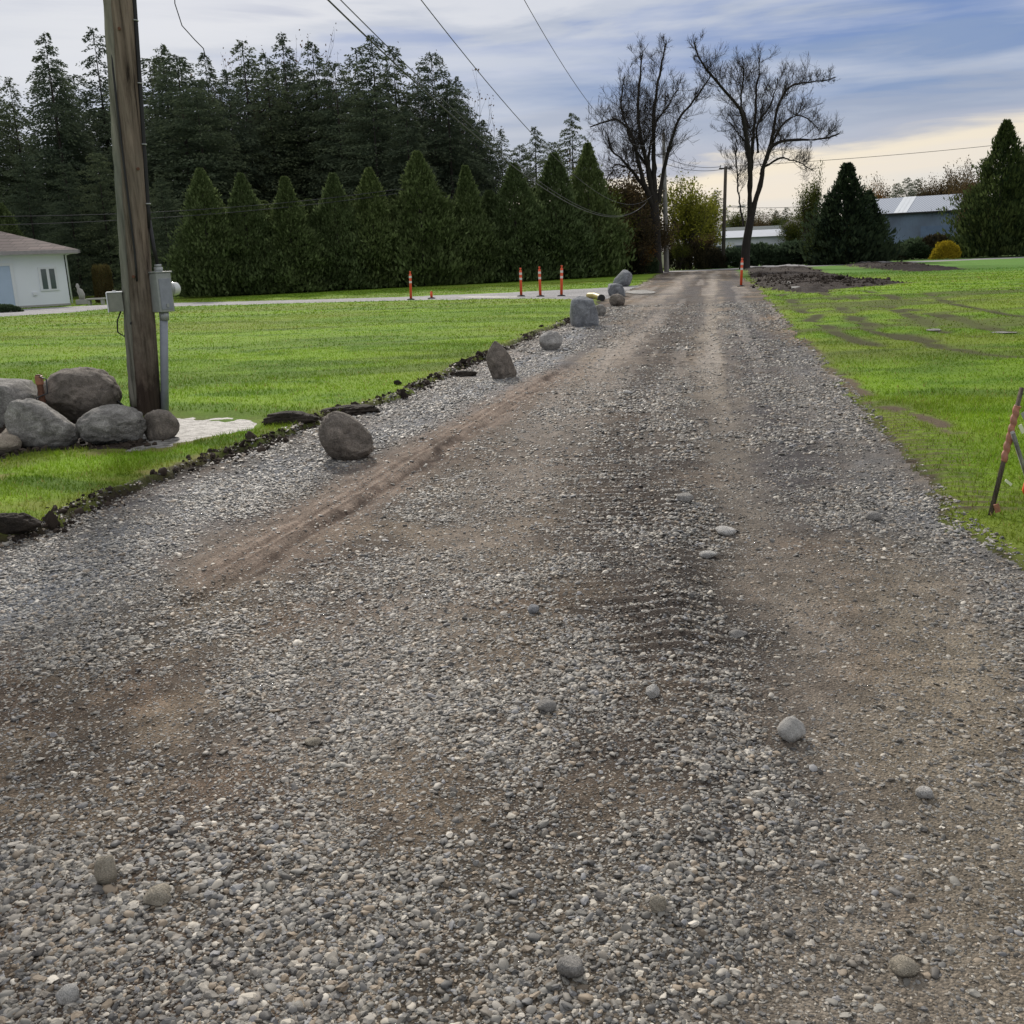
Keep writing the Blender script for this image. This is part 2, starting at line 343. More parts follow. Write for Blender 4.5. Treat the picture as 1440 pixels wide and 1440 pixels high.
C = lambda *a: np.array(a, float)
def mixc(c, k, m): m = np.clip(m, 0, 1)[..., None]; return c*(1-m)+k*m
def road_tone(x, y):
    """returns base colour of fines, looseness (0 compacted .. 1 loose stones)"""
    r = np.hypot(x, y)
    n1 = fbm(x*.7, y*.7, seed=50); n2 = fbm(x*2.3, y*2.3, seed=51); n3 = fbm(x*1.2, y*1.2, seed=52)
    c = np.zeros(x.shape+(3,)); c[:] = C(.118, .098, .074)
    c = mixc(c, C(.23, .175, .12), sst(.5, .68, n1)*.7)
    c = mixc(c, C(.17, .105, .065), sst(.56, .7, fbm(x*1.1+7, y*1.1, seed=58))*.5)
    c = mixc(c, C(.065, .052, .042), sst(.45, .68, n2)*.7)
    loose = .62+.5*(n3-.5)*2-.45*sst(.52, .68, n1)
    xw = x+.35*(fbm(x*1.7, y*1.7, seed=101)-.5)+.16*(fbm(x*7, y*7, seed=102)-.5); yw = y+.35*(fbm(x*1.7, y*1.7, seed=103)-.5)
    g = lambda ln, w: np.exp(-(line_d(xw, yw, ln)[0]/w)**2)*(.6+.8*fbm(x*6, y*6, seed=104))
    nn = .4+1.2*fbm(x*1.6, y*1.6, seed=53)
    m = g(blueband, .62)*nn; c = mixc(c, C(.20, .21, .225), m*.9); loose = loose*(1-m*.5)+.9*m*.5
    m = g(bluR, .4)*nn; c = mixc(c, C(.165, .17, .175), m*.6)
    m = g(tanL, .55)*nn*(.55+.3*sst(6, 14, r)); c = mixc(c, C(.31, .265, .22), m); loose -= m*.5
    m = g(tanR, .33)*nn*(.7+.2*sst(6, 14, r)); c = mixc(c, C(.30, .262, .215), m); loose -= m*.8
    m = g(tanR2, .35)*nn*.6; c = mixc(c, C(.28, .24, .18), m); loose -= m*.7
    m = g(dark1, .52)*nn; c = mixc(c, C(.072, .058, .048), m)
    m = g(dark3, .32)*nn*1.1*sst(4, 8, r); c = mixc(c, C(.085, .078, .078), m)
    st = fbm(line_d(x, y, tanR)[1]*3.2, y*.12, seed=59); c = mixc(c, C(.09, .082, .08), sst(.52, .68, st)*.6*sst(6, 12, r)); c = mixc(c, C(.28, .25, .22), sst(.48, .34, st)*.5*sst(6, 12, r))
    m = g(ridge, .22)*nn*.75; c = mixc(c, C(.065, .056, .048), m); loose += m*.6
    dd, sg, al = line_d(x, y, ruts); Lr = line_d(*ruts[-1:].T, ruts)[2][0]; fd = sst(0, 1.0, al+.6*(fbm(x*3, y*3, seed=106)-.5))*sst(Lr, Lr-3, al)
    m = np.exp(-(dd/.33)**2)*(.25+1.3*fbm(al*.9, sg*9, seed=54))*fd
    c = mixc(c, C(.30, .235, .185), m*1.1); loose -= m*1.3
    st = np.sin(sg*2*PI/.085+3*fbm(al*.6, sg, seed=57)); c = mixc(c, C(.11, .075, .055), np.exp(-(dd/.3)**2)*sst(.0, .8, st)*.85*fd)
    m = g(groove, .06)*sst(.4, .6, fbm(x*2, y*2, seed=107))*fd; c = mixc(c, C(.07, .048, .036), m*1.1); loose -= m*.5
    D = poly_sdf(x, y, road_poly)
    m = np.exp(-((D+.05)/.12)**2)*(x < 0.13*y)*(.5+.9*fbm(x*3, y*3, seed=55)); c = mixc(c, C(.035, .028, .022), m*1.1)
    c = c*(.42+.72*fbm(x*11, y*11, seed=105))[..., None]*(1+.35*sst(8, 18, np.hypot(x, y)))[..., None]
    # cross patches where the side drive joins
    m = sst(24, 30, r)*sst(48, 38, r)*sst(.5, .62, fbm(x*.5, y*1.6, seed=56)); c = mixc(c, C(.10, .095, .09), m*.6)
    return c, np.clip(loose, 0, 1)
def lawn_tone(x, y, D):
    r = np.hypot(x, y); right = sst(0, .6, x-.2*y)
    c = np.zeros(x.shape+(3,)); c[:] = C(.135, .226, .022)
    n1 = fbm(x*.28, y*.75+x*.1, seed=60); n2 = fbm(x*1.4, y*1.8, seed=61); n3 = fbm(x*.1, y*.25, seed=62)
    c = mixc(c, C(.18, .29, .025), sst(.45, .7, n1)*.85)
    c = mixc(c, C(.085, .165, .018), sst(.45, .7, n2)*.8)
    c = mixc(c, C(.17, .20, .035), sst(.48, .64, n3)*.6)
    stripe = fbm(x*.15+y*.02, y*1.1-x*.25, seed=63); c = mixc(c, C(.07, .125, .018), sst(.55, .7, stripe)*.6)
    nr = (1-sst(9, 13, r))*(1-right); c = mixc(c, C(.055, .105, .015), nr*sst(.45, .62, fbm(x*1.3, y*2.6, seed=111))*.8); c = mixc(c, C(.17, .14, .055), nr*sst(.56, .72, fbm(x*1.9, y*1.9, seed=112))*.8)
    dg = fbm((x*.5+y*.86)*1.5, (y*.5-x*.86)*.16, seed=69); c = mixc(c, C(.09, .15, .015), sst(.56, .68, dg)*.6*(1-right*.5)); c = mixc(c, C(.20, .30, .03), sst(.44, .34, dg)*.45)
    dirt = C(.10, .078, .052)
    m = sst(.0, .35, .38-D['road'])*(.2+1.1*fbm(x*2.5, y*2.5, seed=64)); c = mixc(c, C(.20, .19, .05), m*.5*(1-right*.4))
    m = sst(.1, -.02, D['road']-.02)*(fbm(x*5, y*5, seed=65)*1.6); c = mixc(c, C(.035, .028, .02), m)
    m = np.exp(-(line_d(x+.15*(fbm(x*3, y*3, seed=114)-.5), y, verge)[0]/.10)**2)*1.6*sst(.3, .6, fbm(x*4, y*4, seed=66)); c = mixc(c, dirt*1.2, m)
    dd, _, al = line_d(x, y, tread); m = np.exp(-(dd/.42)**2)*sst(-.7, .6, np.sin(al*2*PI/.14))*(.3+.9*fbm(x*3, y*3, seed=113)); c = mixc(c, dirt*.9, m)
    for ln in frut:
        m = np.exp(-((line_d(x+.5*(fbm(x*.6, y*.6, seed=110)-.5), y, ln)[0])/.17)**2)*(.15+1.5*sst(.3, .6, fbm(x*1.1, y*1.1, seed=67))); c = mixc(c, C(.06, .06, .025), m*.95)
    m = right*sst(.53, .7, fbm(x*.35+y*.1, y*.9-x*.2, seed=68))*sst(12, 18, r)*sst(50, 35, r); c = mixc(c, C(.085, .10, .03), m*.8)
    m = right*sst(48, 62, r); c = mixc(c, C(.10, .21, .045), m*.8)
    m = sst(.6, .1, D['soil']); c = mixc(c, C(.10, .10, .03), m*.6)
    c = mixc(c, C(.06, .07, .03), sst(88, 120, r))
    return c

# ------------------------------------------------------------------ terrain mesh split into zones
def build_ground():
    az = np.concatenate([np.radians(np.linspace(-180, -46, 30)[:-1]), np.radians(np.linspace(-46, 46, 760)), np.radians(np.linspace(46, 180, 30)[1:])])
    rr = np.concatenate([[.02, .2, .4, .6, .8, 1.0, 1.2], np.geomspace(1.4, 130, 680), np.geomspace(140, 4500, 26)])
    A, R = np.meshgrid(az, rr); x = (R*np.sin(A)).ravel(); y = (R*np.cos(A)).ravel()
    D = masks(x, y); z = height(x, y, D)
    z = np.where(np.hypot(x, y) > 130, 0, z)
    na, nr = len(az), len(rr)
    i = np.arange(nr-1)[:, None]*na+np.arange(na-1)[None]; quads = np.stack([i, i+1, i+1+na, i+na], -1).reshape(-1, 4)[:, ::-1]
    cls = np.zeros(len(x), int)                                     # 0 lawn
    cls[D['soil'] < 0] = 3; cls[D['path'] < 0] = 2; cls[D['street'] < 0] = 4; cls[D['road'] < 0] = 1
    fc = cls[quads[:, 0]]
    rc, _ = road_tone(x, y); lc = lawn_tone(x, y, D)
    n = fbm(x*.6, y*1.6, seed=70)[:, None]
    pc = C(.24, .235, .235)*(.7+.7*n); sc = C(.030, .021, .016)*(.5+1.1*fbm(x*2, y*2, seed=71)[:, None])
    cols = [lc, rc, pc, sc, np.tile(C(.24, .235, .24), (len(x), 1))]
    specs = [('ground', M_lawn), ('gravel_road', M_road), ('path', M_path), ('soil', M_soil), ('street', M_far)]
    V = np.stack([x, y, z], -1)
    for k, (nm, mt) in enumerate(specs):
        q = quads[fc == k]; u, inv = np.unique(q, return_inverse=True)
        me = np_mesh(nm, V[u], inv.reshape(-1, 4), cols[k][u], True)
        tag(link(nm, me, mt), kind='structure')
build_ground()
print('ground', time.time()-T0)
def gz(x, y):
    return float(height(np.array([x], float), np.array([y], float))[0])
def GP(px, py):
    p = P(px, py); p[2] = gz(p[0], p[1]); return p

# puddles
def sheet(name, poly, mat, z):
    b = MB(); b.poly([(p[0], p[1], z) for p in poly]); return tag(b.build(name, mat), kind='structure')
mt, nt, b = new_mat('silty_water'); n = noise_node(nt, 7, 6, .75, stretch=(1, 2, 1))
r = ramp(nt, n.outputs[0], [(.42, (.045, .04, .032)), (.56, (.26, .25, .23))]); nt.links.new(r.outputs[0], b.inputs['Base Color'])
b.inputs['Roughness'].default_value = .6; b.inputs['Specular IOR Level'].default_value = .35; bump(nt, b, n.outputs[0], 1.0, .03)
M_water = mt
c0 = puddle_poly.mean(0)
pp = []
for i in range(len(puddle_poly)):
    a_, b_ = puddle_poly[i], puddle_poly[(i+1) % len(puddle_poly)]
    for t in np.linspace(0, 1, 8)[:-1]:
        q = a_*(1-t)+b_*t; pp.append(q+(q-c0)*.06*(rnd.random()-.6))
sheet('puddle', pp, M_water, gz(*P(300, 602)[:2])+.012)
def blob(cx, cy, w, h_, n=28, amp=.25):
    pts = []
    for i in range(n):
        a = 2*PI*i/n; k = 1+amp*(rnd.random()-.5)
        pts.append(P(cx+w*math.cos(a)*k, cy+h_*math.sin(a)*k)[:2])
    return pts
for (cx, cy, w, h_) in ((900, 411.5, 22, 2.6), (690, 419, 45, 1.3)):
    pts = blob(cx, cy, w, h_); zz = max(gz(*p) for p in pts)+.006; sheet('puddle', pts, M_water, zz)
for (cx, cy, w, h_, N_) in ((1104, 403, 9, 2.5, 20), (1118, 408, 7, 2, 20), (1092, 397, 8, 1.4, 16), (1312, 466, 11, 1.3, 16), (1410, 470, 18, 1, 16)):
    pts = blob(cx, cy, w, h_, N_, .5); zz = np.median([gz(*p) for p in pts])+.015; sheet('puddle', pts, M_water, zz)

# ------------------------------------------------------------------ loose gravel (geometry nodes, points carry their own size and colour)
def gravel_points():
    P_ = []; S = []; Cc = []; Rt = []
    bands = [(1.3, 4.2, 9500, .0060, 46), (4.2, 8, 6000, .0067, 38), (8, 15, 2100, .0095, 36), (15, 32, 430, .0135, 34),
             (1.3, 3.2, 15000, .0030, 46), (3.2, 5.5, 6500, .0036, 42)]
    for r0, r1, dens, sz, azm in bands:
        am = math.radians(azm); area = am*(r1*r1-r0*r0); n = int(area*dens)
        r = np.sqrt(rng.uniform(r0*r0, r1*r1, n)); a = rng.uniform(-am, am, n)
        if r0 > 5: a += math.radians(6)
        x = r*np.sin(a); y = r*np.cos(a)
        D = poly_sdf(x, y, road_poly)
        c, lo = road_tone(x, y)
        p = (.22+.72*sst(.0, .9, lo))*(.5+.8*sst(.3, .62, fbm(x*3.7, y*3.7, seed=91))); p = np.maximum(p, .5) if sz < .004 else p
        dd, _, al = line_d(x, y, dark1); tw = 3.5*fbm(x*1.6, y*1.6, seed=92)+1.6*fbm(x*7, y*7, seed=93); p *= 1-.75*np.exp(-(dd/.6)**2)*sst(-.1, .6, np.sin(al*2*PI/.125+tw))*sst(2.5, 4, r)*sst(12, 7, r)*sst(.3, .5, fbm(x*1.5, y*1.5, seed=94))
        dr_, _, _ = line_d(x, y, ruts); p *= 1-.6*np.exp(-(dr_/.26)**2)
        k = (rng.random(n) < p) & (D < .10) & ((D < -.02) | (rng.random(n) < .35))
        x, y, c, lo, r = x[k], y[k], c[k], lo[k], r[k]; n = len(x)
        s = sz*np.exp(rng.normal(0, .42, n))*(.8+.4*lo); s = np.minimum(s, sz*2.3)
        patch = .7+.6*fbm(x*2.1, y*2.1, seed=90); s *= patch
        z = height(x, y)
        flat = rng.uniform(.32, .68, n); S.append(np.stack([s*rng.uniform(.9, 1.5, n), s*rng.uniform(.7, 1.05, n), s*flat], -1))
        P_.append(np.stack([x, y, z+s*flat*rng.uniform(-.5, .5, n)], -1))
        tilt = rng.normal(0, .25, (n, 2)); Rt.append(np.stack([tilt[:, 0], tilt[:, 1], rng.uniform(0, 2*PI, n)], -1))
        pal = np.array([(.19, .19, .18), (.29, .28, .26), (.12, .125, .13), (.38, .36, .32), (.23, .19, .145), (.15, .14, .125), (.075, .075, .075), (.19, .20, .22), (.50, .48, .44)])
        w = np.array([.19, .15, .15, .08, .13, .15, .09, .05, .02]); w = w/w.sum()
        cc = pal[rng.choice(len(pal), n, p=w)]*rng.uniform(.8, 1.15, (n, 1))*np.array([1.0, .965, .90])
        cc = (cc*.92+c*.25)*np.where(rng.random((n, 1)) < .3, .6, 1.06)                                             # dusted with the local fines
        Cc.append(cc)
    return [np.concatenate(v) for v in (P_, S, Cc, Rt)]
def instancer(name, P_, S, Cc, Rt, mat, nproto=7, sub=2, seed=1):
    n = len(P_); me = bpy.data.meshes.new(name); me.vertices.add(n); me.vertices.foreach_set('co', P_.astype(np.float32).ravel())
    for nm, v in (('scl', S), ('rot', Rt)):
        a = me.attributes.new(nm, 'FLOAT_VECTOR', 'POINT'); a.data.foreach_set('vector', v.astype(np.float32).ravel())
    a = me.attributes.new('pcol', 'FLOAT_COLOR', 'POINT'); c4 = np.ones((n, 4), np.float32); c4[:, :3] = Cc; a.data.foreach_set('color', c4.ravel())
    a = me.attributes.new('pid', 'INT', 'POINT'); a.data.foreach_set('value', rng.integers(0, nproto, n).astype(np.int32))
    o = link(name, me)
    g = bpy.data.node_groups.new(name, 'GeometryNodeTree')
    g.interface.new_socket('Geometry', in_out='INPUT', socket_type='NodeSocketGeometry'); g.interface.new_socket('Geometry', in_out='OUTPUT', socket_type='NodeSocketGeometry')
    nd = g.nodes; L = g.links; gi = nd.new('NodeGroupInput'); go = nd.new('NodeGroupOutput')
    iop = nd.new('GeometryNodeInstanceOnPoints'); L.new(gi.outputs[0], iop.inputs['Points'])
    jg = nd.new('GeometryNodeJoinGeometry')
    for k in range(nproto):
        ic = nd.new('GeometryNodeMeshIcoSphere'); ic.inputs['Radius'].default_value = 1; ic.inputs['Subdivisions'].default_value = sub
        pos = nd.new('GeometryNodeInputPosition'); va = nd.new('ShaderNodeVectorMath'); va.operation = 'ADD'
        va.inputs[1].default_value = (k*7.3+seed, k*3.1, k*1.7); L.new(pos.outputs[0], va.inputs[0])
        tx = nd.new('ShaderNodeTexNoise'); tx.inputs['Scale'].default_value = 1.15; tx.inputs['Detail'].default_value = 2; L.new(va.outputs[0], tx.inputs['Vector'])
        sb = nd.new('ShaderNodeVectorMath'); sb.operation = 'SUBTRACT'; sb.inputs[1].default_value = (.5, .5, .5); L.new(tx.outputs['Color'], sb.inputs[0])
        sc = nd.new('ShaderNodeVectorMath'); sc.operation = 'SCALE'; sc.inputs['Scale'].default_value = (1.9, 1.2, 2.2)[k % 3]; L.new(sb.outputs[0], sc.inputs[0])
        sp = nd.new('GeometryNodeSetPosition'); L.new(ic.outputs[0], sp.inputs[0]); L.new(sc.outputs[0], sp.inputs['Offset'])
        ss = nd.new('GeometryNodeSetShadeSmooth'); ss.inputs['Shade Smooth'].default_value = bool(k % 2); L.new(sp.outputs[0], ss.inputs[0])
        sm = nd.new('GeometryNodeSetMaterial'); sm.inputs['Material'].default_value = mat; L.new(ss.outputs[0], sm.inputs[0])
        ti = nd.new('GeometryNodeGeometryToInstance'); L.new(sm.outputs[0], ti.inputs[0]); L.new(ti.outputs[0], jg.inputs[0])
    L.new(jg.outputs[0], iop.inputs['Instance']); iop.inputs['Pick Instance'].default_value = True
    def na(nm, t):
        x = nd.new('GeometryNodeInputNamedAttribute'); x.data_type = t; x.inputs['Name'].default_value = nm; return x.outputs[0]
    L.new(na('pid', 'INT'), iop.inputs['Instance Index']); L.new(na('scl', 'FLOAT_VECTOR'), iop.inputs['Scale'])
    er = nd.new('FunctionNodeEulerToRotation'); L.new(na('rot', 'FLOAT_VECTOR'), er.inputs[0]); L.new(er.outputs[0], iop.inputs['Rotation'])
    L.new(iop.outputs[0], go.inputs[0])
    md = o.modifiers.new('scatter', 'NODES'); md.node_group = g
    me.materials.append(mat); return o
GP_ = gravel_points(); print('pebbles', len(GP_[0]))
tag(instancer('gravel', *GP_, M_peb), 'loose grey and tan pebbles lying over the drive', 'gravel', kind='stuff')
# torn black soil crumbs along the turf edge and on the mound
def clods():
    pts = []; 
    seg = RL[2:13]
    for i in range(len(seg)-1):
        L_ = np.linalg.norm(seg[i+1]-seg[i]); n = int(L_*260)
        t = rng.random(n)[:, None]; q = seg[i]*(1-t)+seg[i+1]*t+rng.normal(0, .085, (n, 2)); q[:, 0] += .03; pts.append(q)
    q = np.concatenate(pts); k = fbm(q[:, 0]*1.6, q[:, 1]*1.6, seed=95) > .55; q = q[k]
    s = .005*np.exp(rng.normal(0, .6, len(q)))*(1+np.hypot(q[:, 0], q[:, 1])*.05)
    # mound
    qm = np.concatenate([P(*a)[None, :2]+rng.normal(0, 1, (n_, 2))*np.array([sx, sy]) for a, n_, sx, sy in (((1090, 392), 1500, 1.2, 9), ((1140, 398), 1500, 2.0, 4), ((1200, 400), 700, 3, 1.2), ((1250, 375), 800, 4, 3))])
    D = masks(qm[:, 0], qm[:, 1]); qm = qm[D['soil'] < .1]; sm = .022*np.exp(rng.normal(0, .5, len(qm)))
    qb = rng.uniform(0, 1, (500, 2)); qb = np.array([P(-20+260*u, 596+50*v)[:2] for u, v in qb]); D = masks(qb[:, 0], qb[:, 1]); qb = qb[D['soil'] < 0]; sb = .018*np.exp(rng.normal(0, .4, len(qb)))
    q = np.concatenate([q, qm, qb]); s = np.concatenate([s, sm, sb]); n = len(q); z = height(q[:, 0], q[:, 1])
    S = np.stack([s*rng.uniform(.8, 1.6, n), s*rng.uniform(.8, 1.3, n), s*rng.uniform(.5, .9, n)], -1)
    c = np.tile(C(.035, .027, .021), (n, 1))*rng.uniform(.6, 1.7, (n, 1))
    return np.stack([q[:, 0], q[:, 1], z+s*.2], -1), S, c, rng.uniform(0, 6.28, (n, 3))
M_clod = attr_mat('soil_crumb', .95, 20, .7, 1.3, .5, .01, .15, kind='INSTANCER', attr='pcol')
tag(instancer('soil_crumbs', *clods(), M_clod, 5, 2, 4), 'torn black soil crumbs along the turf edge and mound', 'soil', kind='stuff')
print('scatter', time.time()-T0)

# ------------------------------------------------------------------ grass blades
def grass():
    V = []; Fc = []; Cc = []; base = 0
    bands = [(5.5, 11, 3000, .038, .0040, -38, 40), (11, 20, 800, .030, .0065, -36, 38), (20, 34, 190, .03, .013, -34, 36), (34, 62, 45, .04, .028, -34, 36)]
    for r0, r1, dens, hh, ww, a0, a1 in bands:
        a0, a1 = math.radians(a0), math.radians(a1); area = (a1-a0)/2*(r1*r1-r0*r0); n = int(area*dens)
        r = np.sqrt(rng.uniform(r0*r0, r1*r1, n)); a = rng.uniform(a0, a1, n); x = r*np.sin(a); y = r*np.cos(a)
        D = masks(x, y); k = (D['road'] > -.02) & (D['path'] > 0) & (D['soil'] > 0) & (poly_sdf(x, y, puddle_poly) > .03)
        bare = lawn_tone(x, y, D); green = bare[:, 1]-bare[:, 0]
        k &= rng.random(n) < sst(.0, .07, green)*.95+.03
        k &= rng.random(n) < .35+.9*fbm(x*2, y*2, seed=99)
        x, y, c, dr = x[k], y[k], bare[k], D['road'][k]; n = len(x)
        Dk = {q: v[k] for q, v in D.items()}; z = height(x, y, Dk)-.004
        h = hh*rng.uniform(.5, 1.3, n)*(.6+.9*fbm(x*.9, y*.9, seed=98)); th = rng.uniform(0, 2*PI, n); w = ww*rng.uniform(.6, 1.3, n)
        lx, ly = rng.normal(0, .45, n)*h, rng.normal(0, .45, n)*h
        p0 = np.stack([x-w*np.cos(th), y-w*np.sin(th), z], -1); p1 = np.stack([x+w*np.cos(th), y+w*np.sin(th), z], -1); p2 = np.stack([x+lx, y+ly, z+h], -1)
        V.append(np.stack([p0, p1, p2], 1).reshape(-1, 3)); Fc.append(base+np.arange(3*n).reshape(-1, 3)); base += 3*n
        cc = c*rng.uniform(.8, 1.2, (n, 1))*np.array([1.05, 1.08, .9]); yel = rng.random(n) < .05; cc[yel] = C(.25, .22, .08)
        Cc.append(np.repeat(cc, 3, 0))
    V = np.concatenate(V); print('blades', len(V)//3)
    o = link('grass', np_mesh('grass', V, np.concatenate(Fc), np.concatenate(Cc)), M_grass)
    tag(o, 'short mown bright green grass blades of the lawns', 'grass', kind='stuff')
grass(); print('grass', time.time()-T0)

# ------------------------------------------------------------------ boulders and stones
def ico(sub):
    bm = bmesh.new(); bmesh.ops.create_icosphere(bm, subdivisions=sub, radius=1); bm.verts.ensure_lookup_table()
    V = np.array([v.co[:] for v in bm.verts]); Fa = np.array([[v.index for v in f.verts] for f in bm.faces]); bm.free(); return V, Fa
ICO = {s: ico(s) for s in (3, 4, 5)}
def rock(name, loc, size, mat, label, cat='boulder', group=None, seed=0, cuts=5, noise=.18, shape=None, rot=0, sub=4, sink=.12, tilt=0):
    """size = full width (image right), depth, height"""
    V, Fa = ICO[sub]; V = V.copy(); rs = np.random.default_rng(seed)
    for _ in range(cuts):                                            # flatten facets
        nrm = rs.normal(size=3); nrm /= np.linalg.norm(nrm); d = rs.uniform(.62, .88)
        k = V@nrm; V -= np.clip(k-d, 0, None)[:, None]*nrm*.9
    nn = fbm(V[:, 0]*1.3+9+seed, V[:, 1]*1.3+9, V[:, 2]*1.3+9, 3, seed)-.5
    n2 = fbm(V[:, 0]*6+30, V[:, 1]*6+30, V[:, 2]*6+30, 3, seed+5)-.5
    n3 = np.abs(fbm(V[:, 0]*2.6+50+seed, V[:, 1]*2.6, V[:, 2]*2.6, 3, seed+9)-.5)
    V *= (1+noise*2*nn+.09*n2-.16*np.clip(.1-n3, 0, 1)*3)[:, None]
    if shape: V = shape(V)
    V -= (V.max(0)+V.min(0))/2; V /= (V.max(0)-V.min(0))
    V[:, 2] += .5-sink; V *= np.array([size[0], size[1], size[2]/(1-sink)])
    o = link(name, np_mesh(name, V, Fa, None, True), mat, None, loc); o.rotation_euler = (0, tilt, rot)
    return tag(o, label, cat, group)
def rock_px(name, cx, by, w, h_, mat, label, depth=1.0, **kw):
    p = GP(cx, by); dist = np.linalg.norm(p-np.array([0, 0, CH])); s = dist/F*1.0
    W = w*s; H = h_*s*1.02; dd = W*depth
    v = p[:2]/np.linalg.norm(p[:2]); loc = (p[0]+v[0]*dd*.38, p[1]+v[1]*dd*.38, gz(p[0]+v[0]*dd*.38, p[1]+v[1]*dd*.38))
    return rock(name, loc, (W, dd, H), mat, label, **kw)
def egg(V):                                                          # high on the left, sloping to the right
    V = V.copy(); V[:, 0] -= V[:, 2]*.28; V[:, 2] *= 1-.22*V[:, 0]; return V
def spire(V):
    V = V.copy(); t = (V[:, 2]+1)/2; k = 1-.72*np.clip(t, 0, 1)**1.2; V[:, 0] *= k; V[:, 1] *= k; V[:, 0] -= .30*t; return V
def wedge(V):
    V = V.copy(); t = (V[:, 2]+1)/2; V[:, 0] *= 1-.18*t; V[:, 0] -= .16*t; return V
def block(V):
    V = V/np.max(np.abs(V), axis=1)[:, None]**.6; t = (V[:, 2]+1)/2; V[:, 0] *= 1-.16*t; V[:, 0] -= .22*t; V[:, 2] -= .18*V[:, 0]*(t > .5)*(t-.5)*2; return V
def spireR(V):
    V = V.copy(); t = (V[:, 2]+1)/2; k = 1-.75*t; V[:, 0] *= k; V[:, 0] += .25*t; return V
G = 'boulders lining the drive'
rock_px('boulder', 489, 649, 76, 66, R_brown, 'egg-shaped brown-grey boulder leaning left beside the drive, nearest of the roadside row', group=G, seed=3, shape=egg, cuts=1, noise=.10, depth=.85, sub=5)
rock_px('boulder', 706, 532, 42, 51, R_brown, 'pointed triangular grey boulder standing upright at the edge of the drive', group=G, seed=12, shape=spire, cuts=7, noise=.08, depth=.8, sub=5)
rock_px('boulder', 775, 491, 33, 26, R_light, 'low pale whitish boulder between the pointed boulder and the big angular one', group=G, seed=22, cuts=9, depth=.9)
rock_px('boulder', 822, 459, 40, 40, R_blue, 'large angular blue-grey boulder, bulkiest of the roadside row', group=G, seed=36, cuts=5, shape=block, noise=.06, depth=.9)
rock_px('boulder', 844, 444, 17, 15, R_grey, 'small grey boulder close behind the large angular one', group=G, seed=45, cuts=5)
rock_px('boulder', 868, 431, 22, 16, R_brown, 'dark rounded boulder in the gravel right of the small grey one', group=G, seed=51, cuts=2, noise=.12)
rock_px('boulder', 867, 417, 24, 17, R_blue, 'angular blue-grey boulder just behind the dark rounded one', group=G, seed=62, cuts=5, shape=block)
rock_px('boulder', 876, 403, 27, 22, R_blue, 'farthest boulder of the roadside row, with a sharp peak', group=G, seed=77, cuts=6, shape=spireR, noise=.1)
G = 'boulders piled at the foot of the utility pole'
rock_px('boulder', -5, 606, 128, 58, R_grey, 'large grey block boulder at the left edge of the pile behind the others', group=G, seed=101, cuts=4, shape=block, noise=.1, depth=.7, sub=5)
rock_px('boulder', 118, 600, 104, 66, R_brown, 'tall domed brown-grey boulder, biggest in the pile left of the pole', group=G, seed=112, cuts=5, noise=.1, depth=.8, sub=5)
rock_px('boulder', 68, 635, 94, 63, R_grey, 'pale grey oval boulder in front, sloping down to the right', group=G, seed=121, shape=egg, cuts=2, noise=.08, depth=.75, sub=5)
rock_px('boulder', 159, 629, 92, 50, R_grey, 'dark flat-topped boulder directly left of the pole foot', group=G, seed=133, cuts=7, noise=.08, depth=.8, sub=5)
rock_px('boulder', 228, 621, 48, 40, R_brown, 'small rounded brown boulder right in front of the pole foot', group=G, seed=141, cuts=2, noise=.12, depth=.9)
rock_px('boulder', 6, 643, 50, 25, R_tan, 'low tan stone at the front left corner of the pile', group=G, seed=152, cuts=3, depth=.9)
rock_px('boulder', 24, 624, 34, 18, R_tan, 'small tan stone wedged between the left boulders', group=G, seed=163, cuts=3)
G = 'single stones lying on the drive'
S_grey = rock_mat('grey_cobble', (.46, .44, .41), (.3, .285, .26), 22); S_light = rock_mat('white_cobble', (.72, .70, .66), (.5, .48, .44), 22)
S_tan = rock_mat('cream_cobble', (.60, .54, .43), (.40, .35, .27), 22); S_blue = rock_mat('blue_grey_cobble', (.46, .46, .47), (.27, .28, .285), 20)
stones = [(1113, 1037, 36, 27, S_light, 'largest loose stone on the drive, pale grey, in the right wheel track'), (918, 987, 20, 17, S_light, 'round grey stone left of the right wheel track'),
          (152, 1246, 27, 34, S_tan, 'upright cream stone with a dark foot in the left foreground'), (226, 1273, 36, 18, S_tan, 'low cream stone right of the upright cream one'),
          (1020, 750, 30, 10, S_light, 'flat white stone in the middle distance of the drive'), (996, 784, 26, 9, S_light, 'flat pale stone just nearer than the flat white one'),
          (750, 864, 18, 11, S_blue, 'small dark stone in the middle of the drive'), (1270, 1366, 34, 17, S_tan, 'tan stone in the lower right foreground'),
          (1228, 733, 20, 11, S_grey, 'grey stone near the right gravel edge'), (98, 1410, 28, 16, S_light, 'white square stone at the bottom left'),
          (963, 708, 24, 11, S_grey, 'flat grey stone farthest up the right wheel track'), (883, 554, 14, 6, S_light, 'small white stone far up the drive'),
          (770, 1003, 26, 14, S_grey, 'pale grey stone left of the round grey one'), (1038, 892, 26, 9, S_grey, 'flat oval stone above the largest loose stone'),
          (925, 1305, 22, 20, S_tan, 'brownish stone in the lower middle foreground'), (803, 1385, 36, 22, S_grey, 'grey stone at the bottom middle of the drive'),
          (1300, 1118, 22, 12, S_light, 'pale stone right of the largest loose stone'), (440, 1045, 22, 10, S_tan, 'tan stone on the left side of the drive')]
for i, (cx, by, w, h_, mt, lb) in enumerate(stones):
    rock_px('stone', cx, by, w, h_, mt, lb, cat='stone', group=G, seed=200+i*3, cuts=6, noise=.2, sub=3, sink=.18, rot=rnd.uniform(-.5, .5))
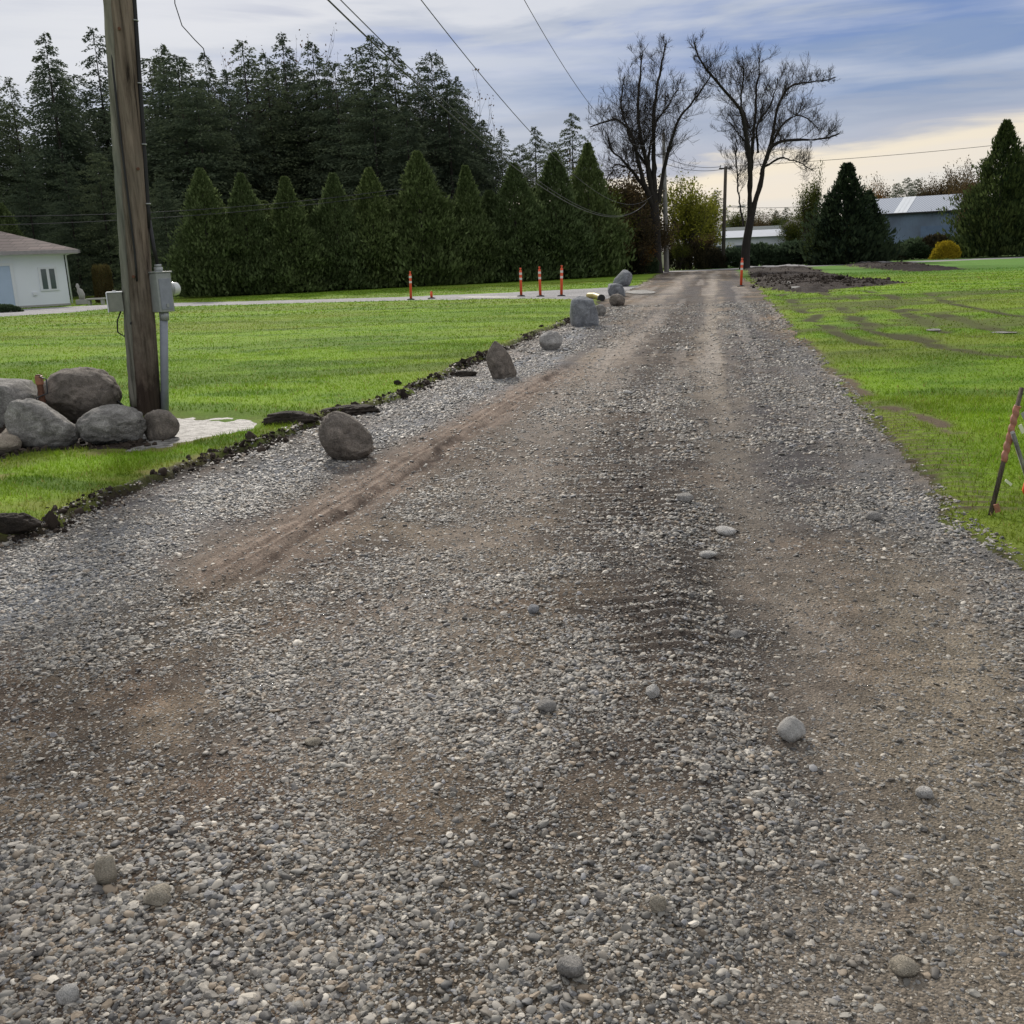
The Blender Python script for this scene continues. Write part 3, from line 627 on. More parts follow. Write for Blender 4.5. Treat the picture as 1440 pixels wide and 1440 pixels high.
# torn turf clods
M_turf = rock_mat('black_turf', (.05, .04, .03), (.015, .012, .01), 9)
G = 'torn clods of black soil at the turf edge'
for i, (cx, by, w, h_, lb) in enumerate([(26, 758, 66, 24, 'large clod of black soil at the left end of the turf edge'), (412, 602, 78, 17, 'long ridge of black soil just behind the egg-shaped boulder'),
                                         (490, 584, 90, 12, 'flat ridge of black soil right of the longer one'), (560, 546, 12, 7, 'small clod of black soil on the grass edge'),
                                         (655, 528, 34, 7, 'thin clod of black soil left of the pointed boulder')]):
    rock_px('soil_clod', cx, by, w, h_, M_turf, lb, cat='soil clod', group=G, seed=300+i, cuts=3, noise=.45, sub=5, depth=.45, sink=.25)

# ------------------------------------------------------------------ utility pole with meter
B = GP(207, 588); top0 = Q(167, 0, B[1]); axis = (top0-B)/(top0[2]-B[2])
def ax(z): return Vector(B+axis*z)
HP = 12.0
def rad(z): return .162-.0045*z
pole = empty('utility_pole', B, 'weathered brown wooden utility pole with an electric meter, boulders round its foot', 'utility pole')
def loc(v): return Vector(v)-Vector(B)
cd = Vector((-B[0], -B[1], 0)).normalized(); rd = Vector((-cd.y, cd.x, 0)); 
if rd.x < 0: rd = -rd
def on(z, a, off=0.0):                                              # a: angle from the camera-facing line, + towards image right
    d = cd*math.cos(a)+rd*math.sin(a); return loc(ax(z)+d*(rad(z)+off))
b = MB(); zs = [-.25+(HP+.25)*i/70 for i in range(71)]
b.tube([loc(ax(z)) for z in zs], [rad(z)*(1+.02*math.sin(z*3.1)+.015*rnd.uniform(-1, 1)) for z in zs], 40); b.build('pole_shaft', M_pole, pole)
b = MB(); zz = [.1+.11*i for i in range(45)]
b.tube([on(z, -.95-.05*math.sin(z), -.02) for z in zz], [.055+.004*rnd.uniform(-1, 1) for z in zz], 10); b.build('wooden_cover_strip', M_strip, pole)
zc = np.linspace(2.0, HP-.4, 60)
b = MB(); b.tube([on(z, 1.25+.03*math.sin(z*2), .012) for z in zc], .024, 8); b.build('riser_cable', M_black, pole)
for z in (2.25, 2.85, 3.45, 4.05, 4.7, 5.4):
    b = MB(); b.tube([on(z, a, .012+.025*math.sin((a-.95)/.6*PI)) for a in np.linspace(.95, 1.55, 7)], .007, 5); b.build('cable_strap', M_galv, pole)
b = MB(); pts = []
for t in np.linspace(0, 1, 40):
    z = 1.45+t*(5.6); a = -.05-.75*min(1, max(0, (z-1.7)/2.2)); pts.append(on(z, a, .012))
b.tube(pts, .011, 6); b.build('ground_wire', M_black, pole)
Rz = Matrix.Rotation(math.atan2(rd.y, rd.x), 3, 'Z')
Rm = Matrix.Rotation(.62, 3, 'Z') @ Rz
# meter box on the right
cz = 1.32; c = on(cz, 1.35, .085) + cd*.02
b = MB(); b.box(c, (.19, .15, .42), Rm, .008); b.build('meter_box', M_galv, pole)
b = MB(); b.box(c+Vector((0, 0, .217)), (.215, .175, .014), Rm, .003); b.build('box_lid', M_galv, pole)
front = Rm @ Vector((1, 0, 0)); side = Rm @ Vector((0, -1, 0))
b = MB(); b.box(c+side*.078+Vector((0, 0, -.02)), (.15, .008, .33), Rm, .003); b.build('box_panel', M_blueg, pole)
mz = c+front*.098+Vector((0, 0, .03))
b = MB(); b.tube([mz-front*.01, mz+front*.03], .078, 24); ring = b.build('meter_socket', M_galv, pole)
b = MB(); b.tube([mz+front*.03, mz+front*.05, mz+front*.11, mz+front*.125], [.072, .074, .070, .055], 24); b.build('meter', simple('meter_glass', (.62, .64, .62), .2, bmp=0, spec=.8, scale=20, var=.2), pole)
b = MB(); b.tube([c+Vector((0, 0, .21)), c+Vector((0, 0, .27))], .045, 14); b.tube([c+Vector((0, 0, .27)), c+Vector((0, 0, .30))], .036, 14); b.build('hub_fitting', M_galv, pole)
b = MB(); b.tube([c+Vector((0, 0, .28))-rd*.0, c+Vector((-.0, 0, .46))-rd*.02, on(2.1, 1.25, .012)], [.02, .022, .024], 8); b.build('cable_end', M_black, pole)
foot = on(-.05, 1.25, .04)
b = MB(); b.tube([c+Vector((0, 0, -.21)), foot*.5+(c+Vector((0, 0, -.21)))*.5, foot], .044, 14)
b.build('conduit', M_blueg, pole); b = MB(); b.tube([c+Vector((0, 0, -.21)), c+Vector((0, 0, -.30))], .052, 14); b.build('conduit_collar', M_galv, pole)
b = MB(); b.box(c+side*.086+Vector((0, 0, -.14)), (.03, .012, .04), Rm, .003); b.build('latch', M_galv, pole)
# junction box on the left
c = on(1.24, -1.45, .085)+cd*.03; Rl = Matrix.Rotation(-.0, 3, 'Z') @ Rz
b = MB(); b.box(c, (.15, .13, .20), Rl, .006); jb = b.build('junction_box', simple('box_paint', (.24, .25, .21), .6, var=.25, scale=18), pole)
b = MB(); b.box(c-(Rl @ Vector((.083, 0, 0))), (.012, .14, .21), Rl, .003); b.box(c+Vector((0, 0, .106)), (.165, .145, .012), Rl, .003); b.build('box_cover', M_trim, pole)
b = MB(); b.tube([c+Vector((0, 0, .10)), c+Vector((0, 0, .125))], .02, 10); b.build('box_fitting', M_galv, pole)
l0 = c+Vector((0, 0, -.1))+rd*.04
b = MB(); b.tube([l0, l0+Vector((0, 0, -.1))-rd*.05, l0+Vector((0, 0, -.22))-rd*.06, l0+Vector((0, 0, -.27))-rd*.0, l0+Vector((0, 0, -.2))+rd*.06, on(1.02, -.6, .015)], .009, 6)
b.build('cable_loop', M_black, pole)
b = MB(); b.tube([on(.02, -1.0, .03)+Vector((0, 0, 0)), on(.14, -1.2, .12), on(.24, -1.3, .20)], .014, 6); b.build('stub_cable', M_black, pole)
for z, a in ((3.95, -.1), (2.6, .5), (1.5, -.25)):
    b = MB(); b.tube([on(z, a, -.02), on(z, a, .018)], .016, 8); b.build('bolt', M_rust, pole)
# crossarm and insulators above the frame
b = MB(); b.box(loc(ax(HP-.5)), (2.0, .1, .12), Rz, .01); b.build('crossarm', M_strip, pole)
for s in (-.9, 0, .9):
    b = MB(); q = loc(ax(HP-.44)) + rd*s; b.tube([q, q+Vector((0, 0, .1)), q+Vector((0, 0, .16))], [.02, .05, .03], 10); b.build('insulator', M_galv, pole)
# rusty stake among the boulders
p = GP(66, 604); st = empty('iron_stake', p, 'short rusty iron stake with a wire loop among the boulders', 'stake')
H_ = np.linalg.norm(p)/F*66
b = MB(); b.box((0, 0, H_/2), (.05, .05, H_), None, .004); b.build('stake_shaft', M_rust, st)
b = MB(); b.box((0, 0, H_-.06), (.07, .06, .10), None, .01); b.build('orange_wrap', M_tape, st)
b = MB(); b.tube([(.02, -.03, H_-.02), (.09, -.03, H_-.05), (.08, -.03, H_-.2), (-.04, -.04, H_-.24), (-.05, -.04, H_-.4)], .008, 6); b.build('wire_loop', M_wire, st)

# ------------------------------------------------------------------ far poles and wires
FP = P(937.5, 382.5); FT = Q(933, 181, FP[1])
fp = empty('utility_pole', FP, 'smooth grey utility pole standing at the left end of the drive', 'utility pole')
dv = Vector(FT-FP)
b = MB(); b.tube([Vector((0, 0, -.2)), dv*.5, dv*.97], [.21, .17, .125], 16); b.build('pole_shaft', M_polegrey, fp)
b = MB(); b.tube([dv*.96, dv*1.0], [.06, .05], 8); b.build('pole_cap', M_galv, fp)
arm0 = Vector(Q(936, 258, FP[1])-FP)
b = MB(); b.tube([arm0, arm0+Vector((-.6, -.2, -.45)), arm0+Vector((-1.3, -.4, -1.1))], [.05, .05, .04], 8); b.build('service_bracket', M_galv, fp)
Y2 = 84.5; b0 = P(1016.5, 377.3); s0 = Q(1020.5, 234, b0[1])
sp_ = empty('utility_pole', b0, 'thin dark wooden utility pole across the street, left of the right bare tree', 'utility pole'); dv2 = Vector(s0-b0)
b = MB(); b.tube([Vector((0, 0, -.2)), dv2], [.17, .13], 12); b.build('pole_shaft', wood_mat('old_pole', (.12, .11, .10), (.08, .07, .06), (.03, .03, .03)), sp_)
b = MB(); b.box(dv2+Vector((0, 0, -.15)), (1.1, .1, .1)); b.build('crossarm', M_bark, sp_)
for s in (-.45, .45):
    b = MB(); b.tube([dv2+Vector((s, 0, -.1)), dv2+Vector((s, 0, .12))], [.03, .05], 6); b.build('insulator', M_galv, sp_)
b = MB(); q = Vector(Q(1022, 291, b0[1])-b0); b.tube([q, q+Vector((.5, -.2, .05)), q+Vector((1.0, -.2, 0))], .03, 6); b.box(q+Vector((1.2, -.2, 0)), (.6, .25, .12), None, .03); b.build('lamp_arm', M_galv, sp_)
def wire(A, Bq, sag, r, label, n=48):
    A = Vector(A); Bq = Vector(Bq); pts = []
    for i in range(n+1):
        t = i/n; p = A.lerp(Bq, t); p.z -= 4*sag*t*(1-t); pts.append(p-A)
    b = MB(); b.tube(pts, r, 5); o = b.build('overhead_wire', M_wire, None, A); tag(o, label, 'wire', 'overhead wires'); return o
end1 = FP+np.array(arm0)+np.array([-1.3, -.4, -1.1])
w1 = Q(445, 0, 18.0)
wire(ax(6.1)+rd*.15, end1, 2.5, .014, 'lower thick service wire running from the near pole to the bracket of the grey pole')
wire(ax(6.3)+rd*.15, end1+np.array([.1, 0, .12]), 2.6, .009, 'thin service wire just above the thick one')
wire(ax(7.9)+rd*.15, end1+np.array([.5, .2, .5]), 2.8, .010, 'middle wire crossing the sky above the cedar hedge')
wire(ax(HP-.28)+rd*.0, FT+np.array([0, 0, -.2]), 4.0, .010, 'highest wire, reaching the top of the grey pole')
wire(Q(-260, 300, 52), Q(560, 266, 66), .7, .018, 'upper pale wire strung low across the dark trees on the left')
wire(Q(-260, 318, 52), Q(560, 272, 66), .6, .018, 'lower pale wire strung across the dark trees on the left')
wire(Q(560, 266, 66), FP+np.array(Q(934, 286, FP[1])-FP), .6, .018, 'wire over the cedar tops reaching the grey pole')
wire(FT+np.array([0, 0, -2.0]), s0+np.array([-.4, 0, 0]), .35, .02, 'upper street wire between the grey pole and the thin dark pole')
wire(FT+np.array([0, 0, -2.5]), s0+np.array([.4, 0, -.1]), .4, .02, 'lower street wire between the grey pole and the thin dark pole')
wire(s0+np.array([.4, 0, 0]), Q(1700, 165, 95), .5, .02, 'upper street wire running right from the thin dark pole')
wire(Q(1022, 291, b0[1]), Q(1190, 283, 110), .3, .02, 'short low wire behind the right bare tree')
wp = [Q(243, -60, 12), Q(246, 5, 12), Q(256, 36, 12.1), Q(274, 56, 12.2), Q(286, 68, 12.3), Q(289, 80, 12.3)]
b = MB(); b.tube([Vector(q)-Vector(wp[0]) for q in wp], .006, 5); o = b.build('dangling_wire', M_wire, None, wp[0]); tag(o, 'loose black wire dangling and curling in the sky right of the near pole', 'wire')

# ------------------------------------------------------------------ delineator posts
def delineator(px, py, hpx, label, lean=0, cone=False, small=False):
    p = GP(px, py); H = hpx*np.linalg.norm(p-np.array([0, 0, CH]))/F
    o = empty('marker_post', p, label, 'marker post', 'orange marker posts'); o.rotation_euler = (0, lean, rnd.uniform(0, 3))
    r = .055
    b = MB(); b.tube([(0, 0, .02), (0, 0, H*.9), (0, 0, H*.92), (0, 0, H*.97)], [r, r*.95, r*.5, r*.45], 14); b.build('post', M_orange, o)
    b = MB(); b.tube([(0, 0, H*.95), (0, 0, H)], [r*.75, r*.7], 12); b.build('grip', M_orange, o)
    b = MB(); b.tube([(0, 0, -.01), (0, 0, .03), (0, 0, .06)], [.17, .165, .07], 12); b.build('base', M_rubber, o)
    if not small:
        for z in (.62, .80):
            b = MB(); b.tube([(0, 0, H*z-.045), (0, 0, H*z+.045)], r*1.04, 14, False); b.build('reflective_band', M_refl, o)
delineator(578, 422, 38, 'orange marker post standing alone, leftmost of the tall ones, before the side path', .03)
delineator(607, 420.5, 10, 'very short orange marker stub right of the lone tall post', 0, small=True)
delineator(733, 417.5, 38, 'faded pinkish-orange marker post, left of the three standing together', -.02)
delineator(760, 418, 40, 'orange marker post, middle one of the three standing together', .01)
delineator(789.5, 417.5, 41, 'orange marker post, right one of the three standing together', .04)
delineator(1042, 403, 37, 'orange marker post on the right edge of the drive by the soil mound', -.03)
p0 = GP(828, 421); p1 = GP(846, 424); b = MB(); v = Vector(p1-p0)
b.tube([(0, 0, .1), v*.5+Vector((0, .1, .14)), v+Vector((0, 0, .1))], .1, 12, False); dp = b.build('drain_pipe', M_yellow, None, p0); tag(dp, 'short yellow pipe lying in the gravel behind the large angular boulder', 'pipe')
b = MB(); b.tube([v*.93+Vector((0, 0, .1)), v*1.02+Vector((0, 0, .1))], .12, 12); b.build('pipe_collar', M_rubber, dp)

# ------------------------------------------------------------------ survey stakes on the right
s0_ = GP(1392, 734); tp = Q(1437, 545, s0_[1]+.12)
sk = empty('survey_stake', s0_, 'leaning wooden survey stake wrapped in faded orange tape at the right edge', 'stake', 'survey stakes')
V0 = Vector(tp-s0_)
def st_(t, dx=0, dy=0): return V0*t+Vector((dx, dy, 0))
b = MB(); b.tube([st_(-.05), st_(1)], [.0155, .014], 4); b.build('stake_shaft', M_stake, sk)
b = MB(); ts = np.linspace(.42, .86, 40); b.tube([st_(t, .003*math.sin(t*90), .003*math.cos(t*90)) for t in ts], [.0175+.002*abs(math.sin(t*31)) for t in ts], 8); b.build('orange_wrapping', M_tape, sk)
for t, w_, l_ in ((.70, .022, .055), (.28, .016, .05), (.80, .03, .05)):
    q = st_(t); b = MB(); b.box(q+Vector((.045, -.02, -.015)), (w_, .004, l_), Matrix.Rotation(-.5 if t != .28 else -.9, 3, 'Y')); b.build('tag', M_tag if t < .8 else M_galv, sk)
b = MB(); b.box(Vector((.025, -.02, .045)), (.03, .01, .05), Matrix.Rotation(-.3, 3, 'Y')); b.build('tape_end', M_tape, sk)
p2 = GP(1452, 712); t2 = Q(1424, 608, p2[1]-.3)
s2 = empty('survey_stake', p2, 'thin grey stake leaning left behind the tape-wrapped one, orange tape at its foot', 'stake', 'survey stakes')
b = MB(); V2 = Vector(t2-p2); b.tube([V2*-.03, V2], .014, 4); b.build('stake_shaft', M_polegrey, s2)
b = MB(); b.tube([V2*.05+Vector((-.02, -.02, 0)), V2*.15+Vector((-.03, -.03, 0)), V2*.27], [.03, .035, .02], 6); b.build('orange_tape', M_orange, s2)

# ------------------------------------------------------------------ house at the left
def house():
    Cc = GP(99.5, 429); a = math.radians(38); u = Vector((math.cos(a), math.sin(a), 0)); n = Vector((-u.y, u.x, 0))
    H = 2.8; LW, DW = 13, 10; L0 = Vector(Cc); L0.z -= .05
    o = empty('house', L0, 'white single-storey house with a brown hipped roof at the left edge', 'house')
    R = Matrix((u, n, Vector((0, 0, 1)))).transposed()
    W = lambda x, y, z: R @ Vector((x, y, z))                        # x along front wall (0 at right corner, negative left), y to the back
    b = MB(); b.box(W(-LW/2, DW/2, H/2), (LW, DW, H), R); b.build('wall', M_white, o)
    b = MB(); b.box(W(-LW/2, DW/2, .06), (LW+.04, DW+.04, .2), R); b.build('foundation', M_conc, o)
    e = .65; z0 = H+.02; rz = H+2.25; x0, x1, y0, y1 = -LW-e, e, -e, DW+e; hy = DW/2; run = DW/2+e
    pts = [W(x0, y0, z0+.16), W(x1, y0, z0+.16), W(x1, y1, z0+.16), W(x0, y1, z0+.16), W(x0+run, hy, rz), W(x1-run, hy, rz)]
    b = MB(); vs = [b.bm.verts.new(p) for p in pts]
    for f in ((0, 1, 5, 4), (1, 2, 5), (2, 3, 4, 5), (3, 0, 4), (3, 2, 1, 0)): b.bm.faces.new([vs[i] for i in f])
    mt, nt, bs = new_mat('roof_shingle'); br = N(nt, 'ShaderNodeTexBrick'); tc = N(nt, 'ShaderNodeTexCoord')
    mp = N(nt, 'ShaderNodeMapping'); mp.inputs['Rotation'].default_value = (PI/2, 0, 0); nt.links.new(tc.outputs['Object'], mp.inputs[0]); nt.links.new(mp.outputs[0], br.inputs['Vector'])
    br.inputs['Color1'].default_value = (.10, .075, .07, 1); br.inputs['Color2'].default_value = (.16, .12, .11, 1); br.inputs['Mortar'].default_value = (.06, .045, .04, 1)
    br.inputs['Scale'].default_value = 1; br.inputs['Brick Width'].default_value = .5; br.inputs['Row Height'].default_value = .16; br.inputs['Mortar Size'].default_value = .02
    nt.links.new(br.outputs[0], bs.inputs['Base Color']); bs.inputs['Roughness'].default_value = .9
    rf = b.build('roof', mt, o)
    b = MB()
    for (xa, ya, xb, yb) in ((x0, y0, x1, y0), (x1, y0, x1, y1), (x0, y0, x0, y1), (x0, y1, x1, y1)):
        p = W((xa+xb)/2, (ya+yb)/2, z0+.07); l = math.hypot(xb-xa, yb-ya)+.1
        b.box(p, (l, .1, .19) if ya == yb else (.1, l, .19), R)
    b.build('gutter', simple('gutter_paint', (.30, .28, .28), .6, bmp=0), rf)
    b = MB(); b.box(W(-LW/2, DW/2, H+.0), (LW+2*e-.1, DW+2*e-.1, .05), R); b.build('soffit', M_trim, rf)
    wd = MB(); cx, cz, ww, wh = -.95, 1.5, .95, 1.25
    wd.box(W(cx, -.02, cz), (ww, .06, wh), R); wo = wd.build('window', M_trim, o)
    for s in (-1, 1):
        b = MB(); b.box(W(cx+s*.21, -.055, cz), (.27, .02, wh-.2), R); b.build('pane', M_glassd, wo)
    b = MB(); b.box(W(-4.15, -.02, 1.12), (2.7, .06, 2.24), R); do = b.build('garage_door', M_door, o)
    b = MB(); b.box(W(-2.72, -.04, 1.16), (.16, .08, 2.32), R); b.box(W(-5.58, -.04, 1.16), (.16, .08, 2.32), R); b.box(W(-4.15, -.045, 2.33), (3.06, .08, .14), R); b.build('door_frame', M_trim, do)
    b = MB(); b.box(W(-1.75, -.04, .75), (.2, .08, .18), R, .01); b.build('vent', M_trim, o)
    b = MB(); b.tube([W(.08, -.1, .15), W(.08, -.1, H-.1), W(.3, -.4, H+.02)], .045, 8); b.build('downpipe', M_trim, o)
house()

# ------------------------------------------------------------------ foliage generators
def cards(cen, dirs, length, width, cols, up_tilt=None):
    """leaf sprays: one triangle pair (4-vert kite) per spray"""
    n = len(cen); d = dirs/np.linalg.norm(dirs, axis=1, keepdims=True); rv = rng.normal(size=(n, 3)); s = np.cross(d, rv); s /= np.linalg.norm(s, axis=1, keepdims=True)+1e-9
    L_ = length[:, None]; W_ = width[:, None]
    V = np.stack([cen, cen+d*L_*.45+s*W_*.5, cen+d*L_, cen+d*L_*.4-s*W_*.5], 1).reshape(-1, 3)
    return V, np.arange(4*n).reshape(-1, 4), np.repeat(cols, 4, 0)
def mk_conifer(seed, h=20, rb=4.9, base=.04, nb=240, droop=.32, pw=.62, col=(.06, .083, .06), tip=(.11, .135, .085), per=120, L0=.36, ragged=.3, sp=1.2):
    global rng
    rng = np.random.default_rng(seed); cen = []; dr = []; cc = []; ln = []
    for i in range(nb):
        t = base+(1-base)*((i+rng.random())/nb)**.9; z = t*h; a = rng.uniform(0, 2*PI)
        R = rb*(1-t)**pw*(1-ragged*rng.random())*(1.0+.25*math.sin(a*2+seed))+.15
        k = max(6, int(per*(R/rb+.12))); s = rng.random(k)**.6; dirv = np.array([math.cos(a), math.sin(a), 0])
        rise = .25*(t)+.05; zz = z+R*s*rise*1.2-droop*R*s*s*1.6
        lat = np.array([-dirv[1], dirv[0], 0]); lw = rng.normal(0, .16, k)*R*s*sp
        p = dirv*(R*s)[:, None]+lat*lw[:, None]; p[:, 2] = zz+rng.normal(0, .10, k)*(.5+R*.15); cen.append(p)
        d = np.tile(dirv, (k, 1))*.8+lat*rng.normal(0, .7, (k, 1)); d[:, 2] += rng.normal(-.35, .35, k); dr.append(d)
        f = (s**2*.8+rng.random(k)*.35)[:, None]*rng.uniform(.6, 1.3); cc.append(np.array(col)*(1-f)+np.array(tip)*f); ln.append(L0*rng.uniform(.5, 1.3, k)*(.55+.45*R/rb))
    k = 60; tt = rng.random(k)**.5; p = np.zeros((k, 3)); p[:, 2] = h*(.9+.1*tt)-.2; cen.append(p); d = rng.normal(0, .5, (k, 3)); d[:, 2] = 1; dr.append(d); cc.append(np.tile(np.array(col), (k, 1))); ln.append(np.full(k, L0*.5))
    cen = np.concatenate(cen); ln = np.concatenate(ln)
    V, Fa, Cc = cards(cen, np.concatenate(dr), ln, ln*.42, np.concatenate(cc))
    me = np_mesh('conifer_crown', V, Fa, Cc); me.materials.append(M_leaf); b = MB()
    b.tube([(0, 0, -.3), (0, 0, h*.5), (0, 0, h*.96)], [h*.014, h*.007, .012], 8)
    tm = bpy.data.meshes.new('conifer_trunk'); b.bm.to_mesh(tm); b.bm.free(); tm.materials.append(M_bark)
    return me, tm, h
def mk_cedar(seed, amp=1.15, rag=.22, ro=.34, h=8.5, rb=1.9, n=20000, col=(.06, .085, .032), tip=(.15, .195, .085), L0=.27, flare=.62):
    global rng
    rng = np.random.default_rng(seed); t = rng.random(n)**1.05; a = rng.uniform(0, 2*PI, n)
    ts = (.30, .22, .36, .27)[seed % 4]; ex = (1.0, .85, .92, 1.12)[seed % 4]; prof = np.where(t < ts, 1-.10*(1-t/ts)**2, 1-np.clip((t-ts)/(1-ts), 0, 1)**ex+.04)
    lump = (1-.5*amp)+amp*fbm(np.cos(a)*2.3+5, np.sin(a)*2.3+5, t*h*.8, 3, seed)+.12*(vnoise(np.cos(a)*6+9, np.sin(a)*6+9, t*h*2, seed)-.5)
    R = rb*np.clip(prof, 0.01, 1)*lump+.04; dep = 1.03-np.abs(rng.normal(0, .17, n)); dep = dep+(rng.random(n) < rag)*rng.uniform(0, ro, n)*fbm(np.cos(a)*5, np.sin(a)*5, t*h*2.2, 2, seed+8)*2; rr = R*np.clip(dep, .1, 1.6)+np.abs(rng.normal(0, .05+rag*.3, n))*np.clip(1.25-t*1.2, .05, 1)
    cen = np.stack([rr*np.cos(a), rr*np.sin(a), t*h*.98+.03], -1)
    d = np.stack([np.cos(a)*.55, np.sin(a)*.55, np.full(n, 1.0)], -1)+rng.normal(0, .35, (n, 3))
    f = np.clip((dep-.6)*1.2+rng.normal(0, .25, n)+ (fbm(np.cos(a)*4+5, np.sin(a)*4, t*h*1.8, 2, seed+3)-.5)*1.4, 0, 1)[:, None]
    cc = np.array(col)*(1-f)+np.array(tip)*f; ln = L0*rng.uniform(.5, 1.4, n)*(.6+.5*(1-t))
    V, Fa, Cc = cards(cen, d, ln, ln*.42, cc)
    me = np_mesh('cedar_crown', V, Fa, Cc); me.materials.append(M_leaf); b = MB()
    b.tube([(0, 0, -.2), (0, 0, h*.5), (0, 0, h*.9)], [h*.02, h*.012, .02], 7); tm = bpy.data.meshes.new('cedar_trunk'); b.bm.to_mesh(tm); b.bm.free(); tm.materials.append(M_bark)
    return me, tm, h
class Tubes:
    def __init__(s): s.V = []; s.F = []; s.n = 0
    def add(s, pts, rad, k=5):
        pts = np.asarray(pts, float); m_ = len(pts); t = np.gradient(pts, axis=0); t /= np.linalg.norm(t, axis=1, keepdims=True)+1e-9
        ref = np.array([.31, .27, .91]) if abs(t[0] @ np.array([.31, .27, .91])) < .9 else np.array([1., 0, 0])
        a = np.cross(t, ref); a /= np.linalg.norm(a, axis=1, keepdims=True)+1e-9; b_ = np.cross(t, a)
        th = np.arange(k)*2*PI/k; R = np.asarray(rad)[:, None, None]
        ring = pts[:, None]+(a[:, None]*np.cos(th)[None, :, None]+b_[:, None]*np.sin(th)[None, :, None])*R
        s.V.append(ring.reshape(-1, 3)); i = np.arange(m_-1)[:, None]*k; j = np.arange(k)[None]; j1 = (j+1) % k
        s.F.append(np.stack([i+j, i+j1, i+k+j1, i+k+j], -1).reshape(-1, 4)+s.n); s.n += m_*k
    def mesh(s, name, mat):
        me = np_mesh(name, np.concatenate(s.V), np.concatenate(s.F), None, True); me.materials.append(mat); return me
def smooth_path(pts, n):
    pts = np.asarray(pts, float); d = np.r_[0, np.cumsum(np.linalg.norm(np.diff(pts, axis=0), axis=1))]; u = np.linspace(0, d[-1], n)
    q = np.stack([np.interp(u, d, pts[:, i]) for i in range(3)], -1)
    for _ in range(2): q[1:-1] = (q[:-2]+2*q[1:-1]+q[2:])/4
    return q
def branch(T, p, d, L_, r0, lvl, rs, tips, upb=.25, curl=.25, spread=.75, minr=.010, dens=1.0):
    n = 6 if lvl > 0 else 4; pts = [p]; q = p.copy(); d = d/np.linalg.norm(d)
    for i in range(n):
        d = d+rs.normal(0, curl, 3)*.5+np.array([0, 0, upb*.25]); d /= np.linalg.norm(d); q = q+d*L_/n; pts.append(q.copy())
    T.add(pts, np.linspace(r0, max(minr*.8, r0*.35), n+1), 5 if lvl > 1 else 3)
    tips.append(q)
    if lvl <= 0: return
    k = int((5+lvl)*dens)
    for j in range(k):
        t = rs.uniform(.2, 1); ii = min(n-1, int(t*n)); b0_ = pts[ii]+(pts[ii+1]-pts[ii])*(t*n-ii)
        dd = pts[ii+1]-pts[ii]; dd = dd/np.linalg.norm(dd)+rs.normal(0, spread, 3)+np.array([0, 0, upb])
        branch(T, b0_, dd, L_*rs.uniform(.4, .68), max(minr, r0*.5*rs.uniform(.7, 1)), lvl-1, rs, tips, upb, curl, spread, minr, dens)
def limb_tree(name, base_px, Y, trunk, limbs, label, r_tr, seed, dens=1.0, upb=.28):
    rs = np.random.default_rng(seed); Bp = Q(base_px[0], base_px[1], Y); Bp[2] = 0
    o = empty(name, Bp, label, 'tree', 'bare trees at the end of the drive')
    T = Tubes(); W = Tubes(); tips = []
    tr = smooth_path([Q(x, y, Y)-Bp for x, y in trunk], 14); tr[0, 2] = -.3
    rr = np.linspace(r_tr*1.05, r_tr*.8, 14); rr[0] *= 1.35; rr[1] *= 1.12; T.add(tr, rr, 14)
    for pts, r0 in limbs:
        n = len(pts); off = np.cumsum(np.r_[0, rs.normal(0, .5, n-1)]); q = smooth_path([Q(x, y, Y+o_)-Bp for (x, y), o_ in zip(pts, off)], 26)
        q[3:] += np.cumsum(rs.normal(0, .035, (23, 3)), 0); T.add(q, np.linspace(r0*.8, r0*.12+.018, 26)*(1+.08*rs.normal(size=26)), 8)
        Lt = np.linalg.norm(np.diff(q, axis=0), axis=1).sum()
        for j in range(int(Lt*3.9*dens)):
            t = rs.uniform(.22, 1)**.8; ii = min(24, int(t*25)); dd = q[ii+1]-q[ii]; dd /= np.linalg.norm(dd)
            dd = dd*.7+rs.normal(0, .75, 3)*np.array([1, 1, .8])+np.array([0, 0, upb])
            branch(W, q[ii], dd, rs.uniform(.9, 2.6)*(1.2-.72*t), .027*(1.1-.5*t), 2, rs, tips, upb, .3, .6, .0072, 1.0)
    link('trunk', T.mesh(name+'_trunk', M_bark), None, o); link('crown', W.mesh(name+'_twigs', M_twig), None, o)
    return o
t0 = time.time()
limb_tree('bare_tree', (926, 381), 77.5, [(924, 384), (923, 340), (921, 300), (920, 275)],
          [([(921, 300), (908, 262), (899, 225), (893, 180), (875, 161), (850, 168), (835, 175)], .26), ([(920, 290), (914, 250), (903, 200), (899, 140), (902, 80)], .26),
           ([(922, 280), (917, 230), (914, 170), (921, 120), (931, 58)], .26), ([(926, 285), (934, 235), (946, 190), (956, 165), (975, 146), (990, 122), (1002, 108)], .22),
           ([(915, 280), (895, 248), (876, 228), (860, 215), (852, 195)], .18), ([(917, 262), (911, 215), (922, 172), (940, 148), (956, 125)], .17),
           ([(905, 262), (888, 240), (868, 236), (856, 262)], .12), ([(908, 232), (886, 200), (872, 150), (876, 110)], .13)],
          'bare leafless tree with an upright crown, left of the drive behind the grey pole', .37, 5, 1.0)
